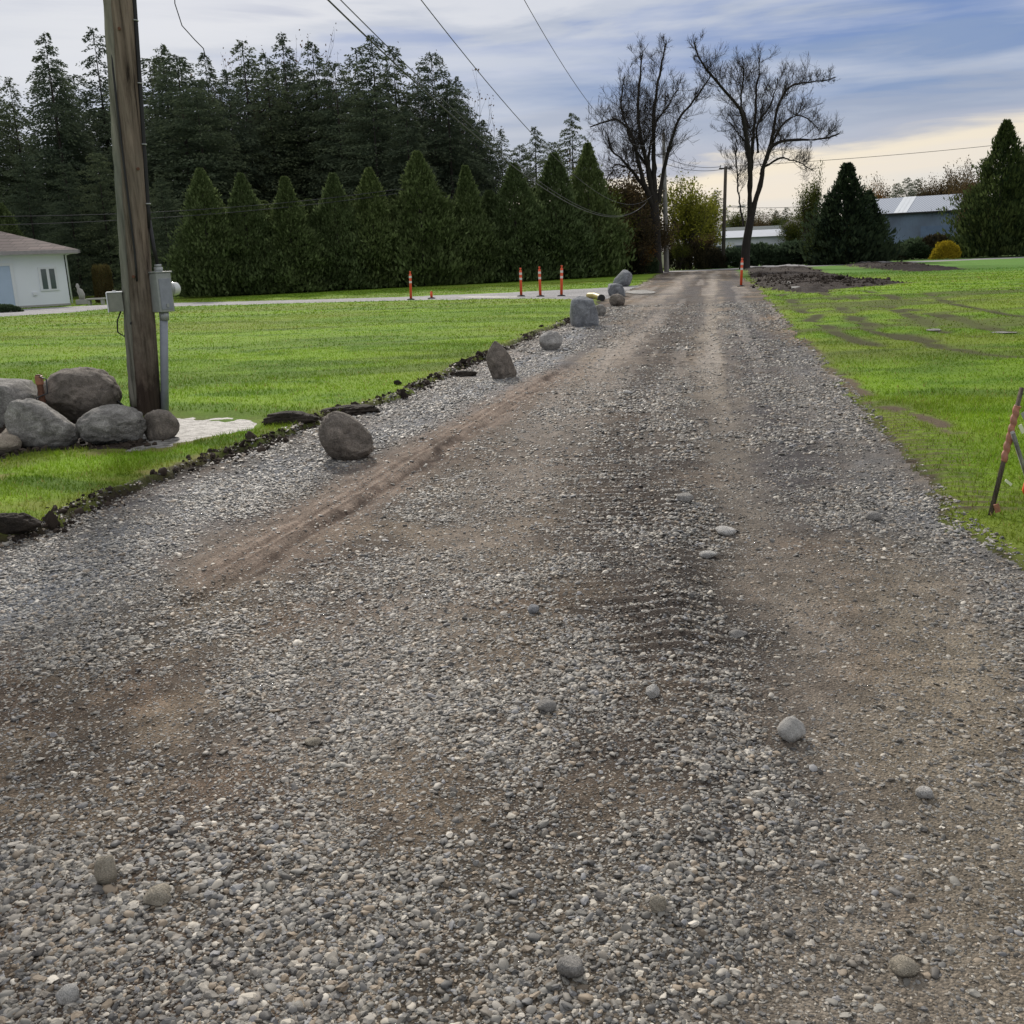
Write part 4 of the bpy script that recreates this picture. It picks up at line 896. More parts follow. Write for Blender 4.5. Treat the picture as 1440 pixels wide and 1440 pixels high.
limb_tree('bare_tree', (1047, 376.5), 80.0, [(1047, 378), (1049, 345), (1055, 310), (1060, 285)],
          [([(1055, 305), (1053, 250), (1052, 200), (1048, 158), (1030, 136), (1005, 112), (986, 88), (976, 62)], .27),
           ([(1060, 290), (1073, 245), (1084, 209), (1100, 198), (1139, 193), (1168, 192), (1184, 186)], .27), ([(1070, 245), (1083, 212), (1096, 176), (1118, 163), (1138, 168), (1152, 184)], .15),
           ([(1078, 225), (1088, 180), (1098, 140), (1110, 122), (1125, 120), (1150, 118), (1175, 112)], .18), ([(1056, 240), (1060, 180), (1061, 140), (1064, 105), (1066, 80)], .2),
           ([(1057, 235), (1045, 200), (1026, 176)], .12), ([(1074, 235), (1098, 223), (1120, 226), (1146, 240)], .11), ([(1046, 318), (1038, 270), (1033, 230), (1032, 190)], .10),
           ([(1066, 215), (1064, 180), (1080, 150), (1090, 118)], .12), ([(1052, 180), (1042, 150), (1043, 110), (1040, 80)], .12)],
          'bare leafless tree with wide reaching limbs at the right end of the drive', .34, 8, .95)
print('bare', time.time()-t0)

con = [mk_conifer(1), mk_conifer(2, rb=4.8, ragged=.45, nb=220), mk_conifer(3, rb=5.8, pw=.55, nb=250), mk_conifer(4, rb=4.4, ragged=.5, nb=200, per=90), mk_conifer(5, rb=6.2, pw=.42, nb=270, per=120, droop=.15, col=(.065, .088, .06), tip=(.11, .135, .08))]
ced = [mk_cedar(11), mk_cedar(12, rb=2.1, amp=1.5), mk_cedar(13, rb=1.8, amp=1.3), mk_cedar(14, rb=2.2, amp=1.7)]
def place(kind, protos, i, bx, Y, top_y, top_x=None, wscale=1.0, label='', cat='tree', group=None, name='conifer_tree', z=0):
    cr, tr, h = protos[i % len(protos)]
    base = Q(bx, 400, Y); base[2] = z; top = Q(bx if top_x is None else top_x, top_y, Y); H = top[2]-z; s = H/h
    o = empty(name, base, label, cat, group); o.rotation_euler = (0, 0, rnd.uniform(0, 6.28)); o.scale = (s*wscale, s*wscale, s)
    link('trunk', tr, None, o); link('crown', cr, None, o); return o
ORD = ['first', 'second', 'third', 'fourth', 'fifth', 'sixth', 'seventh', 'eighth', 'ninth', 'tenth', 'eleventh', 'twelfth', 'thirteenth', 'fourteenth', 'fifteenth', 'sixteenth', 'seventeenth', 'eighteenth', 'nineteenth', 'twentieth', 'twenty-first', 'twenty-second', 'twenty-third', 'twenty-fourth', 'twenty-fifth', 'twenty-sixth', 'twenty-seventh', 'twenty-eighth']
hedge = [(281, 236, 62), (338, 243, 63), (400, 248, 63.5), (467, 243, 65), (518, 235, 66), (586, 212, 67), (654, 232, 68), (722, 228, 69.5), (778, 214, 71), (826, 200, 73)]
for i, (x, ty, Y) in enumerate(hedge):
    # tree tops lean apart in the picture because the camera looks down; bases are straight below
    t = Q(x, ty, Y); 
    cr, tr, h = ced[i % 4]; base = np.array([t[0], Y, 0]); s = t[2]/h
    o = empty('cedar_tree', base, f'{ORD[i]} pointed cedar from the left in the tall green hedge row', 'tree', 'cedars of the tall hedge'); ws = [1.12, 1.0, 1.25, 1.0, 1.05, 1.15, 1.1, 1.05, 1.12, .9][i]
    o.scale = (s*ws, s*ws, s); o.rotation_euler = (0, 0, rnd.uniform(0, 6)); link('trunk', tr, None, o); link('crown', cr, None, o)
# fill between hedge cedars: the same row has lower cedars close behind
for k in range(9):
    x = (hedge[k][0]+hedge[k+1][0])/2; Y = (hedge[k][2]+hedge[k+1][2])/2+1.6
    t = Q(x, 285-3*k, Y); cr, tr, h = ced[(k+2) % 4]; s = t[2]/h
    o = empty('cedar_tree', (t[0], Y, 0), 'shorter cedar filling a gap low in the tall hedge row', 'tree', 'short cedars between the hedge tops'); o.scale = (s*1.5, s*1.5, s)
    link('trunk', tr, None, o); link('crown', cr, None, o)
def tree_at(tx, ty, Y, protos, i, ws, label, group, name='conifer_tree', cat='tree'):
    t = Q(tx, ty, Y); cr, tr, h = protos[i]; s = t[2]/h
    o = empty(name, (t[0], Y, 0), label, cat, group); o.scale = (s*ws, s*ws, s); o.rotation_euler = (0, 0, rnd.uniform(0, 6.28))
    link('trunk', tr, None, o); link('crown', cr, None, o); return o
wood = [(12, 108, 84, 3, 1.0), (62, 46, 80, 0, .95), (100, 150, 86, 2, 1.0), (130, 38, 92, 3, 1.0), (175, 120, 84, 2, 1.0), (226, 62, 88, 0, 1.0), (252, 82, 92, 3, 1.0), (287, 74, 86, 1, 1.0), (318, 98, 84, 2, 1.0),
        (340, 56, 92, 3, 1.2), (372, 74, 86, 1, 1.1), (396, 46, 92, 3, 1.2), (438, 58, 88, 1, 1.1), (470, 88, 84, 4, .9), (500, 66, 90, 3, 1.2), (522, 48, 86, 0, 1.1), (552, 64, 88, 1, 1.2), (606, 76, 88, 4, .85),
        (640, 108, 92, 2, 1.0), (668, 170, 90, 4, .8), (684, 190, 92, 4, .9), (704, 182, 96, 3, 1.3), (730, 205, 92, 4, .9), (775, 200, 92, 4, .8), (752, 178, 98, 1, 1.3), (804, 158, 94, 0, 1.05)]
for i, (x, y, Y, k, ws) in enumerate(wood):
    tree_at(x, y, Y, con, k, ws, f'{ORD[i]} tall dark conifer top from the left in the wood behind the hedge', 'tall conifers of the wood')
for i in range(34):
    x = -60+i*24+rnd.uniform(-8, 8)
    if x > 700: continue
    y = (100 if i % 2 else 150)+rnd.uniform(-25, 25)+(60 if x < 60 else 0)+(60 if x > 640 else 0)
    tree_at(x, y, rnd.uniform(78, 108), con, rnd.choice([0, 2, 4]), rnd.uniform(1.1, 1.5), 'dark conifer standing deep inside the wood behind the hedge', 'conifers deep in the wood')
for x, y, Y in ((-60, 60, 88), (-30, 100, 82), (30, 215, 74), (185, 235, 70), (225, 250, 68), (90, 230, 72), (135, 215, 73)):
    tree_at(x, y, Y, con, 4, .8, 'bushy dark evergreen between the white house and the cedar hedge', 'bushy evergreens behind the house')
tree_at(0, 285, 62, ced, 1, 1.1, 'olive green cedar rising behind the roof of the white house', None, 'cedar_tree')

# leafy deciduous trees
def mk_decid(seed, h=7, spread=3.2, leafn=9, col=(.10, .11, .02), tip=(.20, .19, .03), L0=.22, lvl=3, upb=.5, minr=.012, nl=9):
    rs = np.random.default_rng(seed); T = Tubes(); tips = []
    tr = np.array([[0, 0, -.2], [.05, 0, h*.15], [.0, .05, h*.3], [.1, 0, h*.5]]); T.add(smooth_path(tr, 8), np.linspace(h*.022, h*.012, 8), 8)
    W = Tubes()
    for i in range(nl):
        z = h*rs.uniform(.08, .5); a = rs.uniform(0, 2*PI); d = np.array([math.cos(a)*.7, math.sin(a)*.7, rs.uniform(.5, 1.4)])
        branch(W, np.array([0, 0, z]), d*np.array([spread/3.2, spread/3.2, 1]), h*rs.uniform(.35, .6), h*.009, lvl, rs, tips, upb, .25, .7, minr, .75)
    tips = np.array(tips); n = len(tips)*leafn; cen = np.repeat(tips, leafn, 0)+rs.normal(0, .3, (n, 3)); global rng; rng = np.random.default_rng(seed+1)
    f = rs.random((n, 1)); cc = np.array(col)*(1-f)+np.array(tip)*f; cc *= rs.uniform(.7, 1.2, (n, 1)); ln = L0*rs.uniform(.5, 1.2, n)
    V, Fa, Cc = cards(cen, rs.normal(size=(n, 3)), ln, ln*.7, cc); V[:, 2] = np.maximum(V[:, 2], .05)
    me = np_mesh('leaf_crown', V, Fa, Cc); me.materials.append(M_leaf)
    hh = np.percentile(V[:, 2], 99.5)
    return me, T.mesh('leafy_trunk', M_bark), W.mesh('leafy_branches', M_twig), hh
def dec_at(tx, ty, Y, pr, ws, label, group=None, name='leafy_tree', cat='tree'):
    t = Q(tx, ty, Y); s = t[2]/pr[3]; o = empty(name, (t[0], Y, 0), label, cat, group); o.scale = (s*ws, s*ws, s); o.rotation_euler = (0, 0, rnd.uniform(0, 6))
    link('trunk', pr[1], None, o); link('branches', pr[2], None, o); link('crown', pr[0], None, o); return o
dY = [mk_decid(31, leafn=11, lvl=2, nl=26, L0=.26, col=(.17, .19, .03), tip=(.33, .32, .05)), mk_decid(32, leafn=11, lvl=2, nl=24, L0=.26, col=(.15, .17, .03), tip=(.30, .28, .05))]
dT = mk_decid(37, h=18, leafn=3, lvl=2, nl=46, col=(.07, .05, .04), tip=(.13, .09, .065), L0=.3, spread=2.6, upb=.8)
dG = mk_decid(33, leafn=12, col=(.05, .07, .02), tip=(.12, .13, .03), lvl=2, nl=24)
dB = mk_decid(34, leafn=15, col=(.06, .05, .03), tip=(.14, .10, .05), lvl=2, nl=26, spread=3.8)
dO = mk_decid(35, leafn=12, col=(.14, .07, .02), tip=(.26, .13, .03), lvl=2, nl=20)
dec_at(962, 252, 88, dY[0], .9, 'yellow-green autumn tree between the grey pole and the thin dark pole')
dec_at(992, 276, 96, dY[1], 1.1, 'wider yellowing tree behind the yellow-green one')
dec_at(985, 322, 90, dB, 1.2, 'low brown autumn shrub under the yellow-green trees', None, 'shrub', 'shrub')
dec_at(957, 335, 86, dG, 1.2, 'low green shrub beside the foot of the grey pole', None, 'shrub', 'shrub')
br = [(838, 245, 78, dG, 1.0), (856, 225, 82, dB, 1.0), (880, 240, 80, dB, 1.2), (905, 255, 82, dG, .9), (893, 292, 77, dB, 1.5), (862, 298, 76, dG, 1.4), (918, 300, 80, dB, 1.3), (905, 335, 77, dO, 1.2), (872, 335, 76, dG, 1.6), (848, 300, 75, dB, 1.3)]
nm = ['tall olive tree at the right end of the cedar hedge', 'tall thin brown-leaved tree just right of the cedar hedge', 'brown-leaved tree left of the left bare tree', 'olive tree behind the trunk of the left bare tree',
      'wide brown shrub in front of the brown-leaved trees', 'green thicket shrub beside the last cedar', 'brown shrub close against the left bare trunk', 'reddish shrub low beside the left bare trunk', 'lowest green shrub at the lawn edge', 'brown shrub next to the last cedar']
for a, l in zip(br, nm): dec_at(*a[:3], a[3], a[4], l, 'thicket right of the cedar hedge')
dec_at(1140, 238, 100, dG, .55, 'thin half-bare tree left of the dark round conifer')
dec_at(1120, 300, 104, dG, 1.2, 'bushy green tree left of the grey shed')
for x, y, Y in ((305, 92, 86), (362, 78, 84), (416, 70, 86), (480, 62, 85), (575, 82, 84), (628, 92, 86), (655, 140, 84)):
    dec_at(x, y+8, Y+13, dT, .8, 'thin reddish-brown broadleaf tree among the tall conifers of the wood', 'thin brown trees in the wood')
# right-hand conifers
big = mk_cedar(41, amp=1.9, rag=.45, ro=.6, h=9, rb=2.3, n=15000, col=(.02, .033, .024), tip=(.045, .065, .035), L0=.42)
big2 = mk_cedar(42, amp=1.6, rag=.4, ro=.5, h=11, rb=2.9, n=19000, col=(.028, .045, .022), tip=(.075, .10, .035), L0=.42)
tree_at(1192, 229, 84, [big], 0, 1.12, 'dark bushy conifer standing alone left of the blue-grey barn', None)
tree_at(1222, 268, 85, [big], 0, 1.1, 'narrow second spire close on the right of the dark bushy conifer', None)
tree_at(1168, 282, 84.5, [big2], 0, .9, 'low spire close on the left of the dark bushy conifer', None)
tree_at(1416, 168, 88, [big2], 0, .8, 'broad green conifer right of the barn', None)
tree_at(1456, 178, 90, [big2], 0, .75, 'conifer at the right edge of the picture beside the broad one', None)
dec_at(1372, 232, 105, dB, .6, 'thin bare-topped brown tree left of the broad green conifer')
dec_at(1440, 200, 100, dG, 1.0, 'olive tree behind the conifers at the right edge')
# distant tree line
far = [(1070, 300, 230, 'd', 'orange-brown'), (1092, 296, 260, 'c', 'dark'), (1106, 292, 240, 'c', 'dark'), (1124, 300, 250, 'c', 'dark'), (1036, 288, 240, 'g', 'olive'), (1008, 268, 190, 'c', 'dark'), (1242, 252, 240, 'd', 'brown'), (1262, 258, 230, 'c', 'dark'), (1276, 250, 235, 'c', 'dark'), (1290, 252, 240, 'c', 'dark'),
       (1304, 258, 238, 'g', 'olive'), (1318, 246, 230, 'b', 'grey-brown'), (1334, 240, 230, 'b', 'grey-brown'), (1350, 238, 225, 'b', 'grey-brown'), (1232, 262, 225, 'o', 'orange'), (1368, 236, 215, 'd', 'brown'), (1150, 300, 240, 'b', 'grey-brown'), (1210, 270, 240, 'g', 'olive')]
mp_ = {'d': dB, 'g': dG, 'b': dB, 'o': dO}
far.sort()
for i, (x, y, Y, k, cl) in enumerate(far):
    lb = f'{ORD[i]} from the left of the distant trees on the horizon, {cl}'
    if k == 'c': tree_at(x, y, Y, con, 4, .8, lb, 'distant trees on the horizon')
    else: dec_at(x, y, Y, mp_[k], .85, lb, 'distant trees on the horizon')
for i in range(26):
    x = 940+i*22+rnd.uniform(-6, 6); dec_at(x, 311-(x-1000)*.07+rnd.uniform(-6, 5), rnd.uniform(250, 300), rnd.choice([dG, dB]), 2.2, 'low distant bush at the far side of the fields', 'low bushes along the far fields', 'bush', 'bush')

# shrubs
def mk_bush(seed, n=5200, col=(.035, .055, .03), tip=(.09, .13, .075), L0=.2, dome=1.0, box=False):
    global rng
    rng = np.random.default_rng(seed); a = rng.uniform(0, 2*PI, n); u = rng.random(n); el = np.arcsin(u**.8)
    dep = 1-np.abs(rng.normal(0, .13, n)); lump = .65+.75*fbm(np.cos(a)*2+5, np.sin(a)*2+5, u*2.5, 3, seed)
    if box: sx = np.minimum(1.0, 1.35*np.cos(el)**.5); sz = np.minimum(1, u*1.08); lump = np.ones(n)
    else: sx = np.cos(el); sz = np.sin(el)**dome
    cen = np.stack([sx*np.cos(a)*lump*dep, sx*np.sin(a)*lump*dep, sz*lump*dep], -1)
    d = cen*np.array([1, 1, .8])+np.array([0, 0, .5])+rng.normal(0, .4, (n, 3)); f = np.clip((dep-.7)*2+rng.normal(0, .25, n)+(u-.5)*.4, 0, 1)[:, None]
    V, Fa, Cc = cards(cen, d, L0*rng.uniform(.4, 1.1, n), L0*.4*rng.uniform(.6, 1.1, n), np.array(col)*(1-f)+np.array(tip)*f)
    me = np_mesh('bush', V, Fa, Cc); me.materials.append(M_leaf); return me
def bush(me, cx, by, w, h_, label, Y=None, group=None, dscale=1, name='shrub', cat='shrub'):
    p = P(cx, by) if Y is None else Q(cx, by, Y); p[2] = 0 if Y is None else min(p[2], 0) if False else 0
    Y = p[1]; L_ = w*math.hypot(*p[:2])/F/2; H = h_*math.hypot(*p[:2])/F
    o = link(name, me, None, None, (p[0], p[1]+L_*.5*dscale, 0)); o.scale = (L_, L_*dscale, H); return tag(o, label, cat, group)
jun = [mk_bush(51), mk_bush(52)]; gold = mk_bush(53, 5000, (.22, .17, .02), (.42, .33, .03), .16); topi = mk_bush(54, 4500, (.055, .04, .022), (.09, .08, .03), .14, box=True); dark = mk_bush(55, 3500, (.03, .03, .02), (.07, .06, .035))
for i, (x, w, h_, l) in enumerate([(1032, 60, 22, 'low spreading juniper just right of the thin dark pole'), (1075, 70, 26, 'low spreading juniper right of the right bare trunk'), (1118, 75, 26, 'low spreading juniper in the middle across the street'), (1160, 60, 24, 'low spreading juniper at the foot of the dark conifer'), (1000, 40, 16, 'small low juniper left of the thin dark pole')]):
    bush(jun[i % 2], x, 371, w, h_, l, 87+i % 2, 'junipers across the street', .9)
for i, (x, w, h_, l) in enumerate([(1252, 50, 18, 'brownish low shrub right of the dark conifer by the barn'), (1290, 60, 22, 'brownish shrub in front of the middle of the barn'), (1320, 55, 26, 'brownish shrub just left of the golden bush'), (1225, 40, 16, 'brownish low shrub under the barn wall at its left end'), (1345, 50, 22, 'dark shrub right behind the golden bush'), (1375, 60, 24, 'dark shrub at the foot of the broad green conifer')]):
    bush([dark, jun[0], dark][i % 3], x, 362, w, h_, l, 92, 'shrubs in front of the barn', .8)
under = [(842, 40, 34, 'dark underbrush shrub at the right foot of the last hedge cedar'), (866, 44, 40, 'dark brown underbrush shrub in the middle of the thicket'), (893, 44, 36, 'dark underbrush shrub left of the left bare trunk'),
         (912, 30, 28, 'small underbrush shrub touching the left bare trunk'), (955, 34, 30, 'brown underbrush shrub right of the grey pole'), (980, 44, 30, 'brown underbrush shrub below the yellow-green tree'), (1004, 36, 24, 'low brown underbrush shrub left of the thin dark pole')]
for i, (x, w, h_, l) in enumerate(under):
    bush([dark, jun[0]][i % 2] if i < 4 else dark, x, 378, w, h_, l, 77 if i < 4 else 86.5, 'underbrush at the end of the drive', .8)
bush(gold, 1333, 359.5, 31, 20, 'golden-yellow rounded bush in front of the barn', 86)
bush(topi, 146, 425, 23, 45, 'clipped square-topped brown-green shrub between the house and the pole', 58, None, 1, 'clipped_shrub')
for i, (x, w, h_) in enumerate([(8, 34, 9), (-18, 40, 12)]):
    bush(jun[1], x, 440, w, h_, ['grey-green low plant at the foot of the house garage door', 'grey-green low plant at the very left edge by the house'][i], None, 'plants by the house', .6)
# garden ornament by the house
p = P(117, 428); s = np.linalg.norm(p)/F
go = empty('garden_statue', p, 'small white garden statue on a stone plinth right of the house', 'statue')
b = MB(); b.box((0, 0, 3*s), (14*s, 10*s, 6*s), None, .5*s); b.build('plinth', M_conc, go)
b = MB(); b.tube([(-.02, 0, 6*s), (0, 0, 12*s), (-2*s, 0, 17*s), (-3.5*s, 0, 20*s), (-4*s, 0, 23*s), (-4*s, 0, 26*s)], [3.4*s, 4*s, 3.6*s, 1.6*s, 2.4*s, .8*s], 14); b.build('figure', M_conc, go)
p = P(136, 428.5)
gb = empty('garden_bench', p, 'low grey stone bench beside the garden statue', 'bench')
b = MB(); b.box((0, 0, 7*s), (22*s, 8*s, 2*s), None, .3*s); b.build('seat', M_conc, gb)
for q in (-8, 8):
    b = MB(); b.box((q*s, 0, 3*s), (3*s, 6*s, 6*s), None, .2*s); b.build('leg', M_conc, gb)

# ------------------------------------------------------------------ buildings beyond the street
def barn():
    a0 = Q(1205, 303.5, 118); a1 = Q(1352, 294.5, 112)               # eave line
    v = a1-a0; v[2] = 0; L_ = np.linalg.norm(v); u = Vector(v/L_); n = Vector((-u.y, u.x, 0))
    if n.y < 0: n = -n
    eh = (a0[2]+a1[2])/2; base = Vector((a0[0], a0[1], 0)); R = Matrix((u, n, Vector((0, 0, 1)))).transposed(); W = lambda x, y, z: R @ Vector((x, y, z))
    o = empty('barn', base, 'long blue-grey metal barn with a pale corrugated roof', 'barn'); D_ = 9; rz = eh+1.75
    mt, nt, bs = new_mat('ribbed_blue'); tc = N(nt, 'ShaderNodeTexCoord'); wv = N(nt, 'ShaderNodeTexWave'); wv.inputs['Scale'].default_value = 1.1; nt.links.new(tc.outputs['Object'], wv.inputs[0])
    n_ = noise_node(nt, .35, 3, .5); r_ = ramp(nt, n_.outputs[0], [(.35, (.12, .155, .21)), (.65, (.18, .25, .34))]); nt.links.new(r_.outputs[0], bs.inputs['Base Color']); bs.inputs['Roughness'].default_value = .5
    bump(nt, bs, wv.outputs[0], .4, .05)
    b = MB(); b.box(W(L_/2, D_/2, eh/2), (L_, D_, eh), R); b.build('wall', mt, o)
    rm, nt, bs = new_mat('ribbed_roof'); tc = N(nt, 'ShaderNodeTexCoord'); wv = N(nt, 'ShaderNodeTexWave'); wv.inputs['Scale'].default_value = 1.3; wv.inputs['Distortion'].default_value = .3; nt.links.new(tc.outputs['Object'], wv.inputs[0])
    r_ = ramp(nt, wv.outputs[0], [(.2, (.24, .27, .32)), (.8, (.40, .43, .48))]); nt.links.new(r_.outputs[0], bs.inputs['Base Color']); bs.inputs['Roughness'].default_value = .35; bs.inputs['Metallic'].default_value = .3
    bump(nt, bs, wv.outputs[0], .3, .03)
    b = MB(); e = .4
    for y0, y1 in ((-e, D_/2), (D_+e, D_/2)):
        zl = eh-.1; p = [W(-e, y0, zl), W(L_+e, y0, zl), W(L_+e, y1, rz), W(-e, y1, rz)]; b.poly(p); b.poly([q+Vector((0, 0, .1)) for q in p][::-1])
        b.poly([p[0], p[1], p[1]+Vector((0, 0, .1)), p[0]+Vector((0, 0, .1))])
    rf = b.build('roof', rm, o)
    for k in (.37, .41, .45):
        x = L_*k; b = MB(); sl = (rz-eh+.1)/(D_/2+e)
        b.poly([W(x, -e, eh+.03), W(x+.5, -e, eh+.03), W(x+.5, D_/2, rz+.13), W(x, D_/2, rz+.13)]); b.build('translucent_panel', simple('pale_panel', (.75, .78, .8), .3, bmp=0), rf)
    for x in (-.0, L_):
        b = MB(); b.poly([W(x, 0, eh), W(x, D_, eh), W(x, D_/2, rz-.05)]); b.build('gable', mt, o)
    b = MB(); b.box(W(L_/2, -e, eh-.06), (L_+2*e, .12, .16), R); b.build('gutter', M_rubber, rf)
    b = MB(); b.box(W(L_*.78, -.03, 1.6), (3.2, .08, 3.1), R); b.build('sliding_door', simple('door_blue', (.16, .24, .36), .5, bmp=0, scale=2), o)
barn()
def longhouse(px0, px1, eave, ridge_, basey, Y, label, wallm, roofm, name='building'):
    a0 = Q(px0, eave, Y); a1 = Q(px1, eave, Y); eh = (a0[2]+a1[2])/2; rz = Q((px0+px1)/2, ridge_, Y+3)[2]; L_ = a1[0]-a0[0]
    o = empty(name, (a0[0], Y, 0), label, 'building')
    b = MB(); b.box((L_/2, 3.5, eh/2), (L_, 7, eh)); b.build('wall', wallm, o)
    b = MB(); p = [(-.3, -.4, eh-.05), (L_+.3, -.4, eh-.05), (L_+.3, 3.5, rz), (-.3, 3.5, rz)]; q = [(-.3, 7.4, eh-.05), (L_+.3, 7.4, eh-.05)]
    vs = [b.bm.verts.new(x) for x in p+q]
    for f in ((0, 1, 2, 3), (3, 2, 5, 4), (0, 3, 4), (1, 5, 2), (0, 4, 5, 1)): b.bm.faces.new([vs[i] for i in f])
    b.build('roof', roofm, o)
    for k in (.2, .45, .7):
        b = MB(); b.box((L_*k, -.03, eh*.55), (L_*.09, .08, eh*.35)); w = b.build('window', M_trim, o)
        b = MB(); b.box((L_*k, -.06, eh*.55), (L_*.075, .06, eh*.27)); b.build('pane', M_glassd, w)
    return o
M_pr = simple('pale_roof', (.50, .52, .56), .5, var=.1, scale=2, bmp=0)
longhouse(985, 1106, 333, 324, 346, 112, 'long low white building with a pale roof behind the thin dark pole', M_white, M_pr)
longhouse(960, 1180, 326, 318, 345, 150, 'long low dark-roofed building behind the white one', M_conc, simple('dark_roof', (.07, .09, .09), .7, bmp=0))
longhouse(1128, 1158, 316, 308, 350, 106, 'small blue-grey shed half hidden by the dark conifer', simple('shed_blue', (.13, .17, .24), .6, bmp=0), simple('shed_roof', (.09, .08, .08), .7, bmp=0), 'shed')
# parked car seen past the right bare trunk
def car():
    p = Q(1070, 350, 100); p[2] = 0
    o = empty('parked_car', p, 'dark blue parked car before the white building, right of the bare trunk', 'car'); o.rotation_euler = (0, 0, .1)
    prof = [(-2.1, .35), (-2.15, .8), (-1.9, .95), (-1.5, 1.0), (-.95, 1.42), (.55, 1.45), (1.15, 1.0), (1.9, .9), (2.1, .7), (2.1, .35)]
    b = MB(); L1 = [b.bm.verts.new((x, -.85, z)) for x, z in prof]; R1 = [b.bm.verts.new((x, .85, z)) for x, z in prof]
    b.bm.faces.new(L1); b.bm.faces.new(R1[::-1])
    for i in range(len(prof)): j = (i+1) % len(prof); b.bm.faces.new((L1[i], R1[i], R1[j], L1[j]))
    b.build('body', simple('car_paint', (.02, .035, .12), .25, bmp=0, spec=.7), o)
    b = MB(); b.poly([(-1.3, -.86, 1.02), (-.85, -.86, 1.36), (.5, -.86, 1.38), (.95, -.86, 1.02)]); b.poly([(-1.3, .86, 1.02), (.95, .86, 1.02), (.5, .86, 1.38), (-.85, .86, 1.36)]); b.build('side_window', M_glassd, o)
    for x in (-1.3, 1.3):
        for y in (-.8, .8):
            b = MB(); b.tube([(x, y-.1, .33), (x, y+.1, .33)], .33, 16); w = b.build('wheel', M_rubber, o)
            b = MB(); b.tube([(x, y-.11, .33), (x, y+.11, .33)], .19, 12); b.build('rim', M_galv, w)
    for y in (-.6, .6):
        b = MB(); b.box((2.09, y, .72), (.06, .3, .14), None, .02); b.build('headlight', M_refl, o)
car()
print('built', time.time()-T0)

# ------------------------------------------------------------------ light and sky
SUN_AZ, SUN_EL = math.radians(-14), math.radians(30)                 # azimuth from +Y, to the left
sd = bpy.data.lights.new('sun', 'SUN'); sd.energy = 3.4; sd.angle = math.radians(5); sd.color = (1, .93, .84)
so = bpy.data.objects.new('sun', sd); COL.objects.link(so)
dv_ = Vector((math.sin(SUN_AZ)*math.cos(SUN_EL), math.cos(SUN_AZ)*math.cos(SUN_EL), math.sin(SUN_EL)))
so.rotation_euler = dv_.to_track_quat('Z', 'Y').to_euler()
w = bpy.data.worlds.new("World"); scene.world = w; w.use_nodes = True; nt = w.node_tree; bg = nt.nodes['Background']
sky = N(nt, 'ShaderNodeTexSky', sky_type='NISHITA'); sky.sun_disc = False; sky.sun_elevation = SUN_EL; sky.sun_rotation = SUN_AZ
tc = N(nt, 'ShaderNodeTexCoord'); sx = N(nt, 'ShaderNodeSeparateXYZ'); nt.links.new(tc.outputs['Generated'], sx.inputs[0])
def M_(op, a, b_=None, c_=None):
    n = N(nt, 'ShaderNodeMath', operation=op)
    for i, v in enumerate((a, b_, c_)):
        if v is None: continue
        if isinstance(v, (int, float)): n.inputs[i].default_value = v
        else: nt.links.new(v, n.inputs[i])
    return n.outputs[0]
mp = N(nt, 'ShaderNodeMapping'); mp.inputs['Scale'].default_value = (1.6, 1.6, 15); nt.links.new(tc.outputs['Generated'], mp.inputs[0])
nz = N(nt, 'ShaderNodeTexNoise'); nz.inputs['Scale'].default_value = 1.6; nz.inputs['Detail'].default_value = 6; nz.inputs['Roughness'].default_value = .55; nz.inputs['Distortion'].default_value = .5; nt.links.new(mp.outputs[0], nz.inputs[0])
mp2 = N(nt, 'ShaderNodeMapping'); mp2.inputs['Scale'].default_value = (3, 3, 26); mp2.inputs['Location'].default_value = (3, 1, 2); nt.links.new(tc.outputs['Generated'], mp2.inputs[0])
nz2 = N(nt, 'ShaderNodeTexNoise'); nz2.inputs['Scale'].default_value = 1.3; nz2.inputs['Detail'].default_value = 5; nt.links.new(mp2.outputs[0], nz2.inputs[0])
v = M_('SUBTRACT', sx.outputs[2], M_('MULTIPLY', sx.outputs[0], .09))
amp = M_('MINIMUM', M_('MULTIPLY', M_('MAXIMUM', sx.outputs[2], 0), 1.5), .26)
v = M_('ADD', v, M_('MULTIPLY', M_('SUBTRACT', nz.outputs[0], .5), amp))
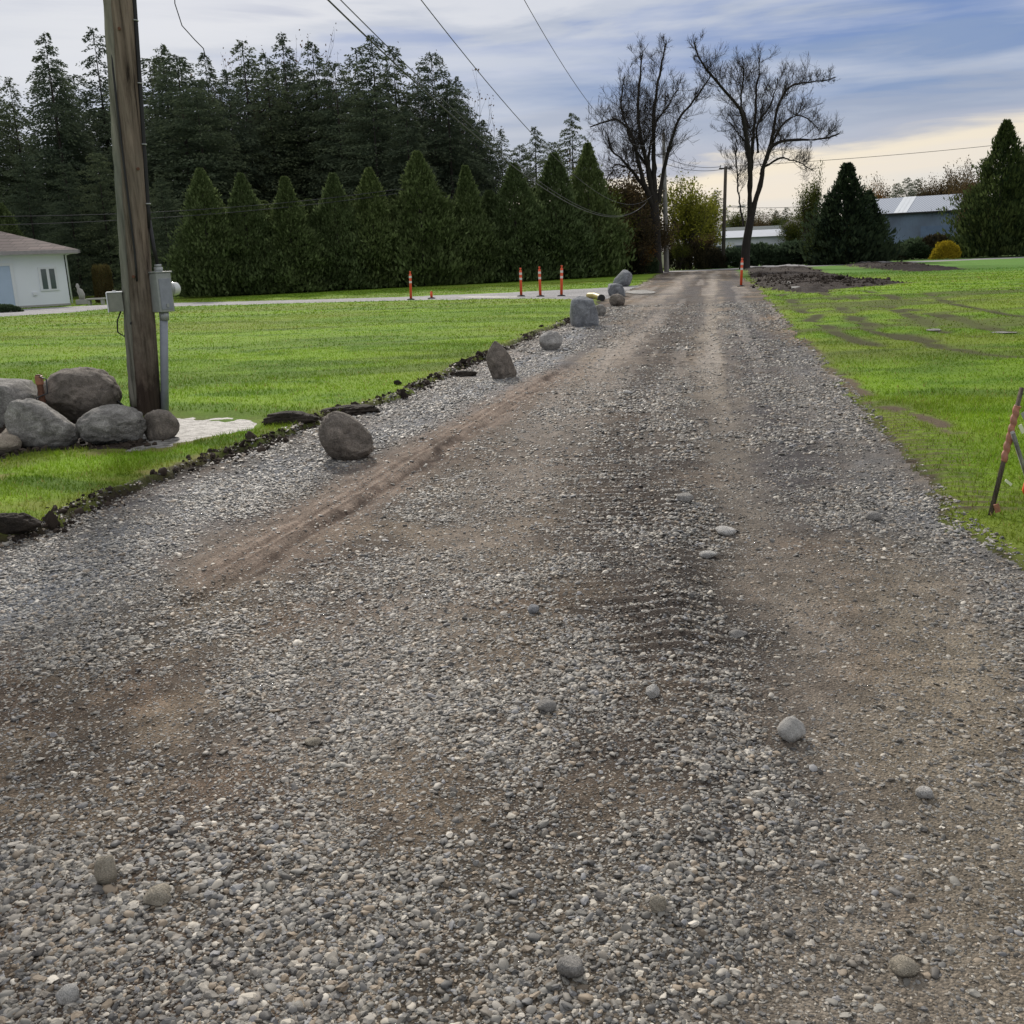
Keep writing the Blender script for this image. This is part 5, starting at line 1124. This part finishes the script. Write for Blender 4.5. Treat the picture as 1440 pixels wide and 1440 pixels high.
sr = ramp(nt, M_('MULTIPLY', v, 2.0), [(0, (.68, .66, .64)), (.06, (.78, .70, .61)), (.095, (.82, .72, .58)), (.14, (.36, .39, .50)), (.19, (.29, .34, .47)), (.25, (.19, .27, .46)), (.31, (.15, .235, .47)),
                                     (.37, (.33, .38, .50)), (.44, (.57, .59, .65)), (.50, (.33, .37, .50)), (.58, (.66, .67, .70)), (.75, (.75, .75, .77)), (1, (.95, .95, .97))])
sr.color_ramp.interpolation = 'EASE'
# whiter veil towards the sun on the left
lft = ramp(nt, sx.outputs[0], [(0, (1, 1, 1)), (.12, (.25, .25, .25)), (.3, (0, 0, 0))])
lf = N(nt, 'ShaderNodeMapRange'); nt.links.new(sx.outputs[0], lf.inputs[0]); lf.inputs[1].default_value = .12; lf.inputs[2].default_value = -.35
veil = M_('MULTIPLY', lf.outputs[0], M_('MULTIPLY', nz2.outputs[0], 1.5))
mx = N(nt, 'ShaderNodeMix', data_type='RGBA'); nt.links.new(veil, mx.inputs[0]); nt.links.new(sr.outputs[0], mx.inputs[6]); mx.inputs[7].default_value = (.62, .64, .68, 1)
hs = N(nt, 'ShaderNodeMix', data_type='RGBA'); r3 = ramp(nt, nz2.outputs[0], [(.42, (0, 0, 0)), (.62, (.55, .55, .55))]); nt.links.new(r3.outputs[0], hs.inputs[0]); nt.links.new(mx.outputs[2], hs.inputs[6]); hs.inputs[7].default_value = (.60, .62, .68, 1)
low = N(nt, 'ShaderNodeMapRange'); nt.links.new(v, low.inputs[0]); low.inputs[1].default_value = .06; low.inputs[2].default_value = .11
hm = N(nt, 'ShaderNodeMix', data_type='RGBA'); nt.links.new(low.outputs[0], hm.inputs[0]); nt.links.new(mx.outputs[2], hm.inputs[6]); nt.links.new(hs.outputs[2], hm.inputs[7])
sc = N(nt, 'ShaderNodeVectorMath', operation='SCALE'); nt.links.new(hm.outputs[2], sc.inputs[0]); sc.inputs['Scale'].default_value = 10.0
fm = N(nt, 'ShaderNodeMix', data_type='RGBA'); fm.inputs[0].default_value = .9; nt.links.new(sky.outputs[0], fm.inputs[6]); nt.links.new(sc.outputs[0], fm.inputs[7])
nt.links.new(fm.outputs[2], bg.inputs[0]); bg.inputs[1].default_value = .1

vs = scene.view_settings; vs.view_transform = 'Standard'; vs.look = 'None'; vs.gamma = 1; vs.exposure = 0.12
scene.render.engine = 'CYCLES'
scene.render.resolution_x = 1024; scene.render.resolution_y = 1024
